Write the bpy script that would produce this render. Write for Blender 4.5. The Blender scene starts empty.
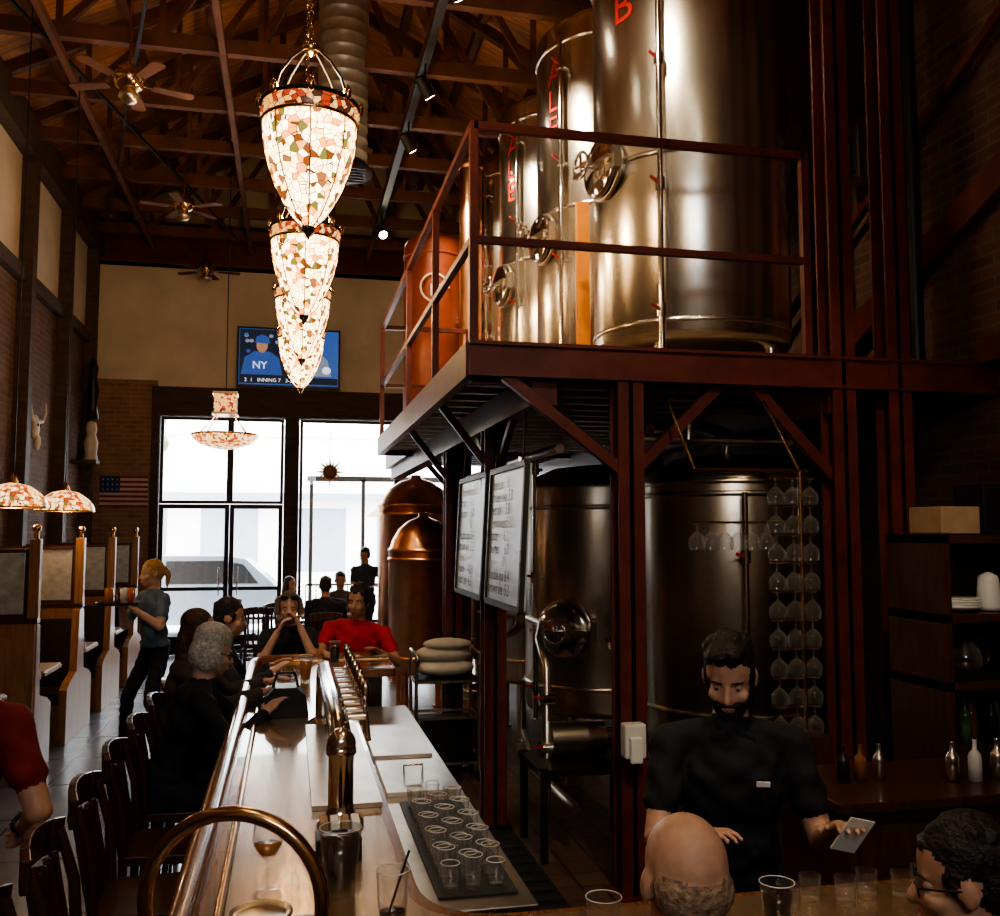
import bpy, math, random
import numpy as np
from mathutils import Vector, Matrix
random.seed(7)
V=Vector
sc=bpy.context.scene
# ------------------------------------------------------------------ materials
def newmat(name):
    m=bpy.data.materials.new(name); m.use_nodes=True
    nt=m.node_tree; b=nt.nodes.get('Principled BSDF'); return m,nt,b
def setin(b,k,v):
    if k in b.inputs: b.inputs[k].default_value=v
def M(name,col,rough=.5,metal=0,noise=0.25,ns=12,emit=None,es=0,bump=0,trans=0,coat=0,stretch=(1,1,1),ior=1.45,spec=None):
    m,nt,b=newmat(name); c=(*col,1)
    setin(b,'Base Color',c); setin(b,'Roughness',rough); setin(b,'Metallic',metal)
    setin(b,'Transmission Weight',trans); setin(b,'Coat Weight',coat); setin(b,'IOR',ior)
    if spec is not None: setin(b,'Specular IOR Level',spec)
    if emit: setin(b,'Emission Color',(*emit,1)); setin(b,'Emission Strength',es)
    if noise>0 or bump>0:
        tc=nt.nodes.new('ShaderNodeTexCoord'); mp=nt.nodes.new('ShaderNodeMapping')
        mp.inputs['Scale'].default_value=stretch
        n=nt.nodes.new('ShaderNodeTexNoise'); n.inputs['Scale'].default_value=ns; n.inputs['Detail'].default_value=5
        nt.links.new(tc.outputs['Object'],mp.inputs[0]); nt.links.new(mp.outputs[0],n.inputs['Vector'])
        r=nt.nodes.new('ShaderNodeValToRGB')
        r.color_ramp.elements[0].position=.3; r.color_ramp.elements[1].position=.7
        r.color_ramp.elements[0].color=(*[x*(1-noise) for x in col],1)
        r.color_ramp.elements[1].color=(*[min(1,x*(1+noise*.6)) for x in col],1)
        nt.links.new(n.outputs['Fac'],r.inputs[0]); nt.links.new(r.outputs[0],b.inputs['Base Color'])
        if bump>0:
            bp=nt.nodes.new('ShaderNodeBump'); bp.inputs['Strength'].default_value=bump; bp.inputs['Distance'].default_value=.01
            nt.links.new(n.outputs['Fac'],bp.inputs['Height']); nt.links.new(bp.outputs[0],b.inputs['Normal'])
    return m
def brickmat(name,c1,c2,mortar,axes,bw=.23,rh=.075,ms=.008,rough=.9,offset=.5,bump=.6):
    m,nt,b=newmat(name); tc=nt.nodes.new('ShaderNodeTexCoord'); sp=nt.nodes.new('ShaderNodeSeparateXYZ'); cb=nt.nodes.new('ShaderNodeCombineXYZ')
    nt.links.new(tc.outputs['Object'],sp.inputs[0])
    nt.links.new(sp.outputs[axes[0]],cb.inputs[0]); nt.links.new(sp.outputs[axes[1]],cb.inputs[1])
    br=nt.nodes.new('ShaderNodeTexBrick'); br.offset=offset
    br.inputs['Color1'].default_value=(*c1,1); br.inputs['Color2'].default_value=(*c2,1); br.inputs['Mortar'].default_value=(*mortar,1)
    br.inputs['Scale'].default_value=1; br.inputs['Brick Width'].default_value=bw; br.inputs['Row Height'].default_value=rh; br.inputs['Mortar Size'].default_value=ms
    nt.links.new(cb.outputs[0],br.inputs['Vector'])
    n=nt.nodes.new('ShaderNodeTexNoise'); n.inputs['Scale'].default_value=3; n.inputs['Detail'].default_value=6
    nt.links.new(tc.outputs['Object'],n.inputs['Vector'])
    mx=nt.nodes.new('ShaderNodeMix'); mx.data_type='RGBA'; mx.blend_type='MULTIPLY'; mx.inputs[0].default_value=.6
    nt.links.new(br.outputs['Color'],mx.inputs[6]); nt.links.new(n.outputs['Fac'],mx.inputs[7]); nt.links.new(mx.outputs[2],b.inputs['Base Color'])
    setin(b,'Roughness',rough)
    bp=nt.nodes.new('ShaderNodeBump'); bp.inputs['Strength'].default_value=bump; bp.inputs['Distance'].default_value=.01; bp.invert=True
    nt.links.new(br.outputs['Fac'],bp.inputs['Height']); nt.links.new(bp.outputs[0],b.inputs['Normal'])
    return m
def stained(name,scale,strength,cols,edge=.05):
    m,nt,b=newmat(name); tc=nt.nodes.new('ShaderNodeTexCoord')
    v=nt.nodes.new('ShaderNodeTexVoronoi'); v.inputs['Scale'].default_value=scale
    e=nt.nodes.new('ShaderNodeTexVoronoi'); e.feature='DISTANCE_TO_EDGE'; e.inputs['Scale'].default_value=scale
    nt.links.new(tc.outputs['Object'],v.inputs['Vector']); nt.links.new(tc.outputs['Object'],e.inputs['Vector'])
    sp=nt.nodes.new('ShaderNodeSeparateColor'); nt.links.new(v.outputs['Color'],sp.inputs[0])
    r=nt.nodes.new('ShaderNodeValToRGB'); r.color_ramp.interpolation='CONSTANT'
    el=r.color_ramp.elements
    el[0].position=0; el[0].color=(*cols[0][1],1); el[1].position=cols[1][0]; el[1].color=(*cols[1][1],1)
    for p,c in cols[2:]:
        x=el.new(p); x.color=(*c,1)
    nt.links.new(sp.outputs[0],r.inputs[0])
    lt=nt.nodes.new('ShaderNodeMath'); lt.operation='GREATER_THAN'; lt.inputs[1].default_value=edge
    nt.links.new(e.outputs['Distance'],lt.inputs[0])
    mx=nt.nodes.new('ShaderNodeMix'); mx.data_type='RGBA'; mx.inputs[6].default_value=(.02,.014,.008,1)
    nt.links.new(lt.outputs[0],mx.inputs[0]); nt.links.new(r.outputs[0],mx.inputs[7])
    nt.links.new(mx.outputs[2],b.inputs['Emission Color'])
    dk=nt.nodes.new('ShaderNodeMix'); dk.data_type='RGBA'; dk.blend_type='MULTIPLY'; dk.inputs[0].default_value=1; dk.inputs[7].default_value=(.35,.35,.35,1)
    nt.links.new(mx.outputs[2],dk.inputs[6]); nt.links.new(dk.outputs[2],b.inputs['Base Color'])
    setin(b,'Emission Strength',strength); setin(b,'Roughness',.3)
    return m
def paneglass(name,tint=(1,1,1),rough=0.0,gl=.08):
    m=bpy.data.materials.new(name); m.use_nodes=True; nt=m.node_tree; nt.nodes.clear()
    o=nt.nodes.new('ShaderNodeOutputMaterial'); t=nt.nodes.new('ShaderNodeBsdfTransparent'); t.inputs[0].default_value=(*tint,1)
    g=nt.nodes.new('ShaderNodeBsdfGlossy'); g.inputs['Roughness'].default_value=rough
    mx=nt.nodes.new('ShaderNodeMixShader'); lw=nt.nodes.new('ShaderNodeLayerWeight'); lw.inputs[0].default_value=gl*3
    nt.links.new(lw.outputs['Fresnel'],mx.inputs[0]); nt.links.new(t.outputs[0],mx.inputs[1]); nt.links.new(g.outputs[0],mx.inputs[2]); nt.links.new(mx.outputs[0],o.inputs[0])
    return m
def drinkglass():
    m=bpy.data.materials.new('drinking_glass'); m.use_nodes=True; nt=m.node_tree; nt.nodes.clear()
    o=nt.nodes.new('ShaderNodeOutputMaterial'); t=nt.nodes.new('ShaderNodeBsdfTransparent'); t.inputs[0].default_value=(1,1,1,1)
    g=nt.nodes.new('ShaderNodeBsdfGlossy'); g.inputs['Roughness'].default_value=.06
    d=nt.nodes.new('ShaderNodeBsdfDiffuse'); d.inputs[0].default_value=(.7,.7,.68,1)  # whitish diffuse share paints bright reflections into the glass
    m2=nt.nodes.new('ShaderNodeMixShader'); m2.inputs[0].default_value=.25; nt.links.new(g.outputs[0],m2.inputs[1]); nt.links.new(d.outputs[0],m2.inputs[2])
    mx=nt.nodes.new('ShaderNodeMixShader'); lw=nt.nodes.new('ShaderNodeLayerWeight'); lw.inputs[0].default_value=.3
    mr=nt.nodes.new('ShaderNodeMapRange'); mr.inputs['To Min'].default_value=.06; mr.inputs['To Max'].default_value=.8
    nt.links.new(lw.outputs['Facing'],mr.inputs['Value']); nt.links.new(mr.outputs[0],mx.inputs[0])
    nt.links.new(t.outputs[0],mx.inputs[1]); nt.links.new(m2.outputs[0],mx.inputs[2]); nt.links.new(mx.outputs[0],o.inputs[0])
    return m
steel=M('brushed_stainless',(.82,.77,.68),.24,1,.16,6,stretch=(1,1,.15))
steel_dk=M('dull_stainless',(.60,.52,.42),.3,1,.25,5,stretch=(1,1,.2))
galv=M('galvanized_duct',(.5,.47,.42),.42,.7,.2,9)
chrome=M('chrome',(.85,.82,.77),.12,1,0)
brass=M('brass',(.72,.48,.26),.17,1,.1,8)
copper=M('copper',(.88,.44,.24),.3,1,.25,4)
redsteel=M('red_painted_steel',(.115,.024,.017),.45,.1,.35,6)
redtankm=M('red_tank_paint',(.26,.06,.028),.42,.2,.25,5)
blacksteel=M('black_steel',(.022,.02,.018),.45,.4,.2,8)
black=M('black_plastic',(.014,.014,.015),.35,0,.1,20)
oak=M('oak',(.34,.16,.06),.45,0,.35,6,stretch=(8,8,.6),coat=.15)
dkwood=M('dark_mahogany',(.065,.024,.013),.34,0,.4,6,stretch=(6,6,1),coat=.3)
barwood=M('bar_edge_wood',(.22,.09,.04),.22,0,.35,5,stretch=(12,.6,6),coat=.6)
bartopm=M('bar_top_copper_wood',(.46,.31,.18),.22,.65,.35,4,stretch=(9,.7,1),coat=.4)
roofwood=M('roof_deck_wood',(.55,.26,.12),.75,0,.4,3,stretch=(1.2,8,1))
trusswood=M('truss_timber',(.14,.056,.028),.7,0,.4,4)
plaster=M('cream_plaster',(.66,.55,.40),.9,0,.15,1.5,bump=.1)
headerw=M('header_timber',(.075,.045,.028),.7,0,.4,4,stretch=(.6,4,4))
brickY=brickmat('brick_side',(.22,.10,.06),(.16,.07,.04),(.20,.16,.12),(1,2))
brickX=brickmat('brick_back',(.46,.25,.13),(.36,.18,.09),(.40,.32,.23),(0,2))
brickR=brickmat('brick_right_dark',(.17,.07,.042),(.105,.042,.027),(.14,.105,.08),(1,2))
concrete=brickmat('floor_concrete',(.22,.24,.28),(.19,.21,.25),(.11,.11,.13),(0,1),.9,.9,.012,.26,0,.15)
quarry=brickmat('floor_quarry_tile',(.18,.10,.065),(.14,.075,.045),(.05,.04,.035),(0,1),.2,.2,.01,.32,0,.4)
rubber=M('rubber_mat',(.016,.016,.016),.55,0,.2,30)
white=M('white_ceramic',(.70,.67,.62),.4,0,.05,5)
paper=M('paper_white',(.8,.77,.7),.8,0,.05,5)
glass=drinkglass()
window=paneglass('window_glass')
etched=M('etched_glass',(.55,.55,.5),.45,0,.35,14,trans=.35)
cola=M('cola',(.02,.006,.004),.1,0,0)
beer=M('amber_beer',(.45,.16,.02),.15,0,0)
stain_a=stained('stained_glass_floral',30,11,[(0,(1,.66,.30)),(.22,(1,.42,.10)),(.32,(1,.76,.42)),(.56,(.07,.018,.004)),(.64,(.6,.16,.02)),(.73,(.12,.04,.012)),(.79,(1,.62,.26)),(.94,(.06,.05,.01))],.045)
stain_b=stained('stained_glass_band',34,2.6,[(0,(.9,.38,.12)),(.3,(.35,.04,.015)),(.5,(.9,.38,.07)),(.64,(.06,.02,.01)),(.8,(.9,.52,.2))],.05)
stain_c=stained('tiffany_shade_glass',30,4.0,[(0,(1,.50,.18)),(.35,(.5,.12,.02)),(.5,(1,.66,.32)),(.75,(.10,.09,.02)),(.85,(.35,.04,.01))],.05)
bulb=M('warm_bulb',(1,.8,.5),.5,0,0,emit=(1,.78,.48),es=30)
spotface=M('spot_lens',(1,.9,.7),.5,0,0,emit=(1,.85,.62),es=80)
asphalt=M('asphalt',(.6,.6,.6),.9,0,.2,3)
sidewalk=M('sidewalk',(.75,.73,.7),.9,0,.15,2)
tansack=M('sack_cloth',(.62,.56,.46),.85,0,.2,6,bump=.5)
upholst=M('booth_vinyl',(.04,.025,.022),.4,0,.2,8)
cardboard=M('cardboard',(.35,.23,.13),.85,0,.2,8)

# ------------------------------------------------------------------ mesh builder
class B:
    def __init__(s): s.v=[];s.f=[];s.m=[];s.sm=[];s.mats=[]
    def add(s,vs,fs,mat,smooth=False):
        if mat not in s.mats: s.mats.append(mat)
        mi=s.mats.index(mat); o=len(s.v)
        s.v+= [tuple(v) for v in vs]
        for f in fs: s.f.append([i+o for i in f]); s.m.append(mi); s.sm.append(smooth)
    def box(s,lo,hi,mat):
        x0,y0,z0=lo;x1,y1,z1=hi
        vs=[(x0,y0,z0),(x1,y0,z0),(x1,y1,z0),(x0,y1,z0),(x0,y0,z1),(x1,y0,z1),(x1,y1,z1),(x0,y1,z1)]
        s.add(vs,[(0,3,2,1),(4,5,6,7),(0,1,5,4),(1,2,6,5),(2,3,7,6),(3,0,4,7)],mat)
    def obox(s,c,R,h,mat):
        c=V(c); vs=[c+R@V((sx*h[0],sy*h[1],sz*h[2])) for sz in(-1,1) for sx,sy in((-1,-1),(1,-1),(1,1),(-1,1))]
        s.add(vs,[(0,3,2,1),(4,5,6,7),(0,1,5,4),(1,2,6,5),(2,3,7,6),(3,0,4,7)],mat)
    def bar(s,p0,p1,w,h,mat,up=(0,0,1)):
        p0=V(p0);p1=V(p1);d=(p1-p0);L=d.length
        if L<1e-6:return
        d.normalize();u=V(up)
        if abs(d.dot(u))>.98:u=V((0,1,0))
        r=d.cross(u).normalized();u=r.cross(d).normalized()
        R=Matrix((r,d,u)).transposed(); s.obox((p0+p1)/2,R,(w/2,L/2,h/2),mat)
    def cyl(s,p0,p1,r,mat,r1=None,seg=16,caps=True,smooth=True):
        p0=V(p0);p1=V(p1);r1=r if r1 is None else r1
        d=(p1-p0).normalized();u=V((0,0,1)) if abs(d.z)<.9 else V((1,0,0))
        a=d.cross(u).normalized();b=d.cross(a).normalized()
        ring=lambda p,rr:[p+a*math.cos(t)*rr+b*math.sin(t)*rr for t in [2*math.pi*i/seg for i in range(seg)]]
        A=ring(p0,r);Bb=ring(p1,r1)
        s.add(A+Bb,[(i,(i+1)%seg,seg+(i+1)%seg,seg+i) for i in range(seg)],mat,smooth)
        if caps:
            s.add(A,[tuple(range(seg))[::-1]],mat); s.add(Bb,[tuple(range(seg))],mat)
    def lathe(s,prof,c,mat,seg=24,R=None,smooth=True,a0=0,a1=2*math.pi):
        c=V(c);R=R or Matrix.Identity(3);full=abs(a1-a0-2*math.pi)<1e-6;n=seg if full else seg+1
        vs=[]
        for r,z in prof:
            for i in range(n):
                t=a0+(a1-a0)*i/seg; vs.append(c+R@V((r*math.cos(t),r*math.sin(t),z)))
        fs=[]
        for k in range(len(prof)-1):
            for i in range(seg):
                j=(i+1)%n; fs.append((k*n+i,k*n+j,(k+1)*n+j,(k+1)*n+i))
        s.add(vs,fs,mat,smooth)
    def tube(s,pts,r,mat,seg=8,closed=False):
        pts=[V(p) for p in pts];n=len(pts);vs=[];prev=None
        for i,p in enumerate(pts):
            a=pts[i-1] if (i>0 or closed) else p; b=pts[(i+1)%n] if (i<n-1 or closed) else p
            d=(b-a).normalized()
            if prev is None:
                u=V((0,0,1)) if abs(d.z)<.9 else V((1,0,0)); prev=d.cross(u).normalized()
            x=(prev-d*prev.dot(d)).normalized(); prev=x; y=d.cross(x)
            rr=r[i] if isinstance(r,(list,tuple)) else r
            vs+=[p+x*math.cos(2*math.pi*k/seg)*rr+y*math.sin(2*math.pi*k/seg)*rr for k in range(seg)]
        fs=[]
        for i in range(n if closed else n-1):
            j=(i+1)%n
            fs+=[(i*seg+k,i*seg+(k+1)%seg,j*seg+(k+1)%seg,j*seg+k) for k in range(seg)]
        s.add(vs,fs,mat,True)
        if not closed:
            s.add(vs[:seg],[tuple(range(seg))[::-1]],mat); s.add(vs[-seg:],[tuple(range(seg))],mat)
    def ell(s,c,rad,mat,R=None,seg=16,rings=10):
        R=R or Matrix.Identity(3);c=V(c);vs=[];fs=[]
        for i in range(rings+1):
            ph=math.pi*i/rings
            for k in range(seg):
                t=2*math.pi*k/seg
                vs.append(c+R@V((rad[0]*math.sin(ph)*math.cos(t),rad[1]*math.sin(ph)*math.sin(t),rad[2]*math.cos(ph))))
        for i in range(rings):
            for k in range(seg):
                fs.append((i*seg+k,(i+1)*seg+k,(i+1)*seg+(k+1)%seg,i*seg+(k+1)%seg))
        s.add(vs,fs,mat,True)
    def prism(s,poly,axis,a,b,mat):
        def mk(p,t):
            return {0:(t,p[0],p[1]),1:(p[0],t,p[1]),2:(p[0],p[1],t)}[axis]
        n=len(poly);vs=[mk(p,a) for p in poly]+[mk(p,b) for p in poly]
        fs=[tuple(range(n))[::-1],tuple(range(n,2*n))]+[(i,(i+1)%n,n+(i+1)%n,n+i) for i in range(n)]
        s.add(vs,fs,mat)
    def end(s,name,bevel=0,parent=None,origin=None):
        vs=np.array(s.v); 
        if origin is None:
            lo=vs.min(0);hi=vs.max(0);origin=((lo[0]+hi[0])/2,(lo[1]+hi[1])/2,lo[2])
        o=np.array(origin); me=bpy.data.meshes.new(name)
        me.from_pydata([tuple(v) for v in (vs-o)],[],s.f)
        for m in s.mats: me.materials.append(m)
        me.polygons.foreach_set('material_index',s.m); me.polygons.foreach_set('use_smooth',s.sm); me.update()
        ob=bpy.data.objects.new(name,me); sc.collection.objects.link(ob)
        if parent: ob.parent=parent; ob.location=V(origin)-parent.location
        else: ob.location=origin
        if bevel:
            md=ob.modifiers.new('bevel','BEVEL'); md.width=bevel; md.segments=2; md.limit_method='ANGLE'; md.angle_limit=math.radians(50)
        return ob
_tc={}
def textmesh(t):
    if t in _tc:return _tc[t]
    cu=bpy.data.curves.new('t','FONT'); cu.body=t; cu.size=1; cu.resolution_u=2
    ob=bpy.data.objects.new('t',cu); sc.collection.objects.link(ob); bpy.context.view_layer.update()
    me=bpy.data.meshes.new_from_object(ob.evaluated_get(bpy.context.evaluated_depsgraph_get()))
    r=([tuple(v.co) for v in me.vertices],[tuple(p.vertices) for p in me.polygons])
    bpy.data.objects.remove(ob); bpy.data.meshes.remove(me); _tc[t]=r; return r
def text_on(b,t,size,o,u,v,mat):
    vs,fs=textmesh(t);o=V(o);u=V(u);v=V(v)
    b.add([o+u*(p[0]*size)+v*(p[1]*size) for p in vs],fs,mat)
def addlight(kind,name,loc,energy,col,parent=None,target=None,**k):
    l=bpy.data.lights.new(name,kind); l.energy=energy; l.color=col
    for a,x in k.items(): setattr(l,a,x)
    o=bpy.data.objects.new(name,l); sc.collection.objects.link(o)
    o.location=V(loc)-(parent.location if parent else V((0,0,0)))
    if parent:o.parent=parent
    if target is not None: o.rotation_euler=(V(target)-V(loc)).to_track_quat('-Z','Y').to_euler()
    return o
# ------------------------------------------------------------------ room shell
XL,XR,YB,YF=-3.1,4.2,16.0,-2.0
b=B(); b.box((XL-.3,YF-.3,-.2),(.62,YB+.3,0),concrete); b.box((.62,YF-.3,-.2),(XR+.3,YB+.3,0),quarry); b.end('floor',origin=(0,0,0))
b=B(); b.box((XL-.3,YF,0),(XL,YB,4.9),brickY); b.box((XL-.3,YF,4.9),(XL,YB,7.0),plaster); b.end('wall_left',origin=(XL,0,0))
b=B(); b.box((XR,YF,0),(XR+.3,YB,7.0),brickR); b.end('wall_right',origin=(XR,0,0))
WX0,WX1,WZ0,WZ1=-1.2,.9,3.6,4.5  # opening added behind the camera to let in frontal fill light
b=B(); b.box((XL-.3,YF-.3,0),(XR+.3,YF,WZ0),plaster); b.box((XL-.3,YF-.3,WZ1),(XR+.3,YF,9.2),plaster); b.box((XL-.3,YF-.3,WZ0),(WX0,YF,WZ1),plaster); b.box((WX1,YF-.3,WZ0),(XR+.3,YF,WZ1),plaster); b.end('wall_front',origin=(0,YF,0))
b=B()
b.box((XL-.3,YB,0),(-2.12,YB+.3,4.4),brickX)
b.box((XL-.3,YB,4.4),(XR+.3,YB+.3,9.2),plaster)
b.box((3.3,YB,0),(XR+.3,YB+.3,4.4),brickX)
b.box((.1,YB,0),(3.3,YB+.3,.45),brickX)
b.box((-2.12,YB,4.3),(3.3,YB+.3,4.4),plaster)
b.end('wall_back',origin=(0,YB,0))
b=B(); b.box((-2.2,YB-.06,3.84),(3.4,YB+.3,4.3),headerw); b.box((-.12,YB-.05,0),(.12,YB+.28,3.84),headerw); b.box((-2.2,YB-.03,0),(-2.08,YB+.28,3.84),headerw); b.end('trim_1',.01)
b=B(); b.box((XL,YB-.25,6.25),(XR,YB-.01,6.92),redsteel); b.box((XL,YB-.3,6.25),(XR,YB-.01,6.33),redsteel); b.box((XL,YB-.3,6.84),(XR,YB-.01,6.92),redsteel); b.end('trim_2',.005)
b=B(); b.box((XL+.005,YF,4.82),(XL+.1,YB-.31,4.98),headerw); b.box((XL+.005,YF,6.3),(XL+.16,YB-.31,6.75),headerw); b.end('trim_3')
b=B()
for y in (3,5.6,8.2,11.7,13.6,15.3): 
    b.box((XL+.005,y-.09,0),(XL+.16,y+.09,6.29),headerw)
b.end('trim_4')
def frame(b,x0,x1,z0,z1,y,w,mat,d=.06):
    b.box((x0,y-d/2,z0),(x0+w,y+d/2,z1),mat); b.box((x1-w,y-d/2,z0),(x1,y+d/2,z1),mat)
    b.box((x0+w,y-d/2,z0),(x1-w,y+d/2,z0+w),mat); b.box((x0+w,y-d/2,z1-w),(x1-w,y+d/2,z1),mat)
b=B()
frame(b,-2.07,-.98,2.42,3.83,16.1,.05,blacksteel); frame(b,-.98,-.13,2.42,3.83,16.1,.05,blacksteel)
b.box((-2.0,16.095,2.47),(-.2,16.1,3.78),window); b.end('window_1')
b=B(); frame(b,.13,1.75,.46,3.83,16.1,.05,blacksteel); frame(b,1.75,3.29,.46,3.83,16.1,.05,blacksteel); b.box((.15,16.095,.5),(3.25,16.1,3.8),window); b.end('window_2')
b=B(); frame(b,WX0,WX1,WZ0,WZ1,YF-.15,.06,blacksteel); b.end('added_fill_window')  # frame of the added, unseen fill-light opening
for i,(x0,x1) in enumerate(((-2.07,-.98),(-.97,-.13))):
    b=B(); frame(b,x0,x1,.01,2.41,16.1,.07,blacksteel); b.box((x0+.07,16.08,.08),(x1-.07,16.12,.3),blacksteel); b.box((x0+.07,16.095,.3),(x1-.07,16.1,2.35),window)
    hx=x1-.14 if i==0 else x0+.14
    b.tube([(hx,16.03,.95),(hx,15.99,1.0),(hx,15.99,1.35),(hx,16.03,1.4)],.012,chrome)
    b.box((x0+.07,16.07,1.02),(x1-.07,16.1,1.08),blacksteel)
    b.end('door_%d'%(i+1))
RX=.55; ZE,ZR=7.0,8.9
b=B()
b.prism([(XL-.3,ZE-.08),(RX,ZR),(RX,ZR+.15),(XL-.3,ZE+.1)],1,YF-.3,YB+.3,roofwood)
b.prism([(XR+.3,ZE-.08),(RX,ZR),(RX,ZR+.15),(XR+.3,ZE+.1)],1,YF-.3,YB+.3,roofwood)
b.end('ceiling',origin=(0,0,ZE))
def roofz(x): return ZR-(ZR-ZE)*abs(x-RX)/(XR-RX)-.06
b=B()
for x in (-2.6,-1.8,-1.0,-.2,1.3,2.1,2.9,3.7): 
    b.box((x-.04,YF,roofz(x)-.16),(x+.04,YB,roofz(x)-.02),trusswood)
b.end('roof_purlins')
for y in (1.5,3.2,4.9,6.4,7.9,9.2,10.5,11.7,12.9,14.1,15.2):
    b=B()
    b.bar((XL,y,6.62),(XR,y,6.62),.09,.15,trusswood)
    b.bar((XL+.02,y,6.75),(RX,y,ZR-.26),.09,.13,trusswood); b.bar((XR-.02,y,6.75),(RX,y,ZR-.26),.09,.13,trusswood)
    n=8; xs=[XL+(XR-XL)*i/n for i in range(n+1)]
    for i in range(1,n):
        x=xs[i]; zt=roofz(x)-.25
        b.bar((x,y,6.65),(x,y,zt),.05,.07,trusswood)
        xn=xs[i+1] if x<RX else xs[i-1]
        if abs(x-RX)>.05: b.bar((x,y,6.65),(xn,y,roofz(xn)-.25),.05,.07,trusswood)
    b.end('roof_truss')
b=B()
for x in (-2.2,-.7,1.17): b.box((x-.03,YF,6.45),(x+.03,15.7,6.53),trusswood)
for k,(a,c) in enumerate([((-2.9,6.5,6.5),(-.9,15,6.52)),((-1.0,7.,6.5),(-2.8,15,6.52))]): b.bar(a,c,.03,.03,blacksteel)
b.end('roof_bracing')
b=B(); prof=[];z=5.58
b.lathe([(.2,5.5),(.30,5.5),(.30,5.53),(.245,5.6)],(.44,9.3,0),blacksteel,28)
while z<8.6:
    prof+=[(.245,z),(.245,z+.1),(.251,z+.108),(.251,z+.118)]; z+=.13
b.lathe(prof,(.44,9.3,0),galv,32)
b.lathe([(.001,5.56),(.25,5.56)],(.44,9.3,0),blacksteel,28)
for i in range(6): b.box((.22,9.3-.2+i*.075,5.49),(.66,9.32-.2+i*.075,5.53),blacksteel)
b.end('ventilation_duct')
# ------------------------------------------------------------------ lighting fixtures
WARM=(1,.66,.35)
def chandelier(x,y,zt=4.0,en=85):
    b=B(); c=(x,y,zt)
    P=[(.222,-.085),(.222,-.14),(.212,-.22),(.19,-.31),(.158,-.40),(.117,-.48),(.075,-.545),(.03,-.59)]
    b.lathe([(.228,0),(.238,-.04),(.222,-.085)],c,stain_b,32)
    b.lathe(P,c,stain_a,32)
    b.lathe([(.033,-.585),(.028,-.61),(.012,-.63),(.001,-.655)],c,brass,16)
    for z,r in ((.0,.232),(-.085,.226)):
        b.tube([(x+r*math.cos(t),y+r*math.sin(t),zt+z) for t in [2*math.pi*i/32 for i in range(32)]],.011,blacksteel if z==0 else brass,6,True)
    for k in range(8):
        t=2*math.pi*k/8; ct,st=math.cos(t),math.sin(t)
        b.tube([(x+r*ct*1.01,y+r*st*1.01,zt+z) for r,z in P],.004,brass,5)
        b.lathe([(.001,.06),(.012,.045),(.02,.02),(.016,-.01),(.001,-.02)],(x+.24*ct,y+.24*st,zt+.0),brass,8)
    for k in range(4):
        t=math.pi/4+2*math.pi*k/4; ct,st=math.cos(t),math.sin(t)
        b.tube([(x+r*ct,y+r*st,zt+z) for r,z in ((.235,0),(.2,.1),(.13,.2),(.06,.27),(.02,.3))],.006,blacksteel,6)
    b.lathe([(.001,.34),(.03,.33),(.045,.3),(.02,.27),(.001,.26)],c,brass,12)
    z=zt+.33; k=0
    while z<6.54:
        a=(.012,0) if k%2 else (0,.012)
        b.tube([(x+a[0]*math.cos(t),y+a[1]*math.cos(t),z+.022+.024*math.sin(t)) for t in [2*math.pi*i/8 for i in range(8)]],.0035,brass,5,True)
        z+=.04;k+=1
    b.ell((x,y,zt-.12),(.04,.04,.06),bulb)
    o=b.end('stained_glass_chandelier')
    addlight('POINT','chandelier_lamp',(x,y,zt+.08),en,WARM,o,shadow_soft_size=.1)
for y in (4.55,6.45,8.1,9.75): chandelier(.045+.003*y,y)
chandelier(.06,.6,en=50)  # extra chandelier added out of view as warm fill
def tiffany(x,y,z,r=.27,en=14,top=6.55,h=.2):
    b=B(); c=(x,y,z)
    b.lathe([(r,0),(r*1.0,.03),(r*.93,.07),(r*.75,h*.62),(r*.45,h*.9),(r*.15,h)],c,stain_c,28)
    b.tube([(x+r*math.cos(t),y+r*math.sin(t),z) for t in [2*math.pi*i/28 for i in range(28)]],.008,brass,6,True)
    b.lathe([(r*.16,h),(.03,h+.04),(.012,h+.08),(.001,h+.09)],c,brass,14); b.ell((x,y,z+h*.5),(.035,.035,.045),bulb)
    b.cyl((x,y,z+h+.05),(x,y,top),.006,blacksteel,seg=6)
    o=b.end('tiffany_pendant_lamp'); addlight('POINT','pendant_lamp',(x,y,z+.02),en,WARM,o,shadow_soft_size=.06)
tiffany(-2.25,8.55,2.16); tiffany(-2.15,9.95,2.16)
b=B(); x,y,z=-.8,12,2.98
b.lathe([(.02,-.02),(.15,.0),(.3,.05),(.38,.12),(.39,.16)],(x,y,z),stain_c,32)
b.tube([(x+.39*math.cos(t),y+.39*math.sin(t),z+.16) for t in [2*math.pi*i/32 for i in range(32)]],.012,brass,6,True)
for k in range(4):
    t=math.pi/4+k*math.pi/2; b.tube([(x+.38*math.cos(t),y+.38*math.sin(t),z+.16),(x+.12*math.cos(t),y+.12*math.sin(t),z+.42)],.007,brass,6)
b.box((x-.13,y-.13,z+.42),(x+.13,y+.13,z+.66),stain_b); b.box((x-.15,y-.15,z+.4),(x+.15,y+.15,z+.43),brass); b.box((x-.15,y-.15,z+.65),(x+.15,y+.15,z+.68),brass)
b.cyl((x,y,z+.67),(x,y,6.55),.007,blacksteel,seg=6)
o=b.end('tiffany_bowl_chandelier'); addlight('POINT','bowl_lamp',(x,y,z+.25),25,WARM,o,shadow_soft_size=.1)
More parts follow.
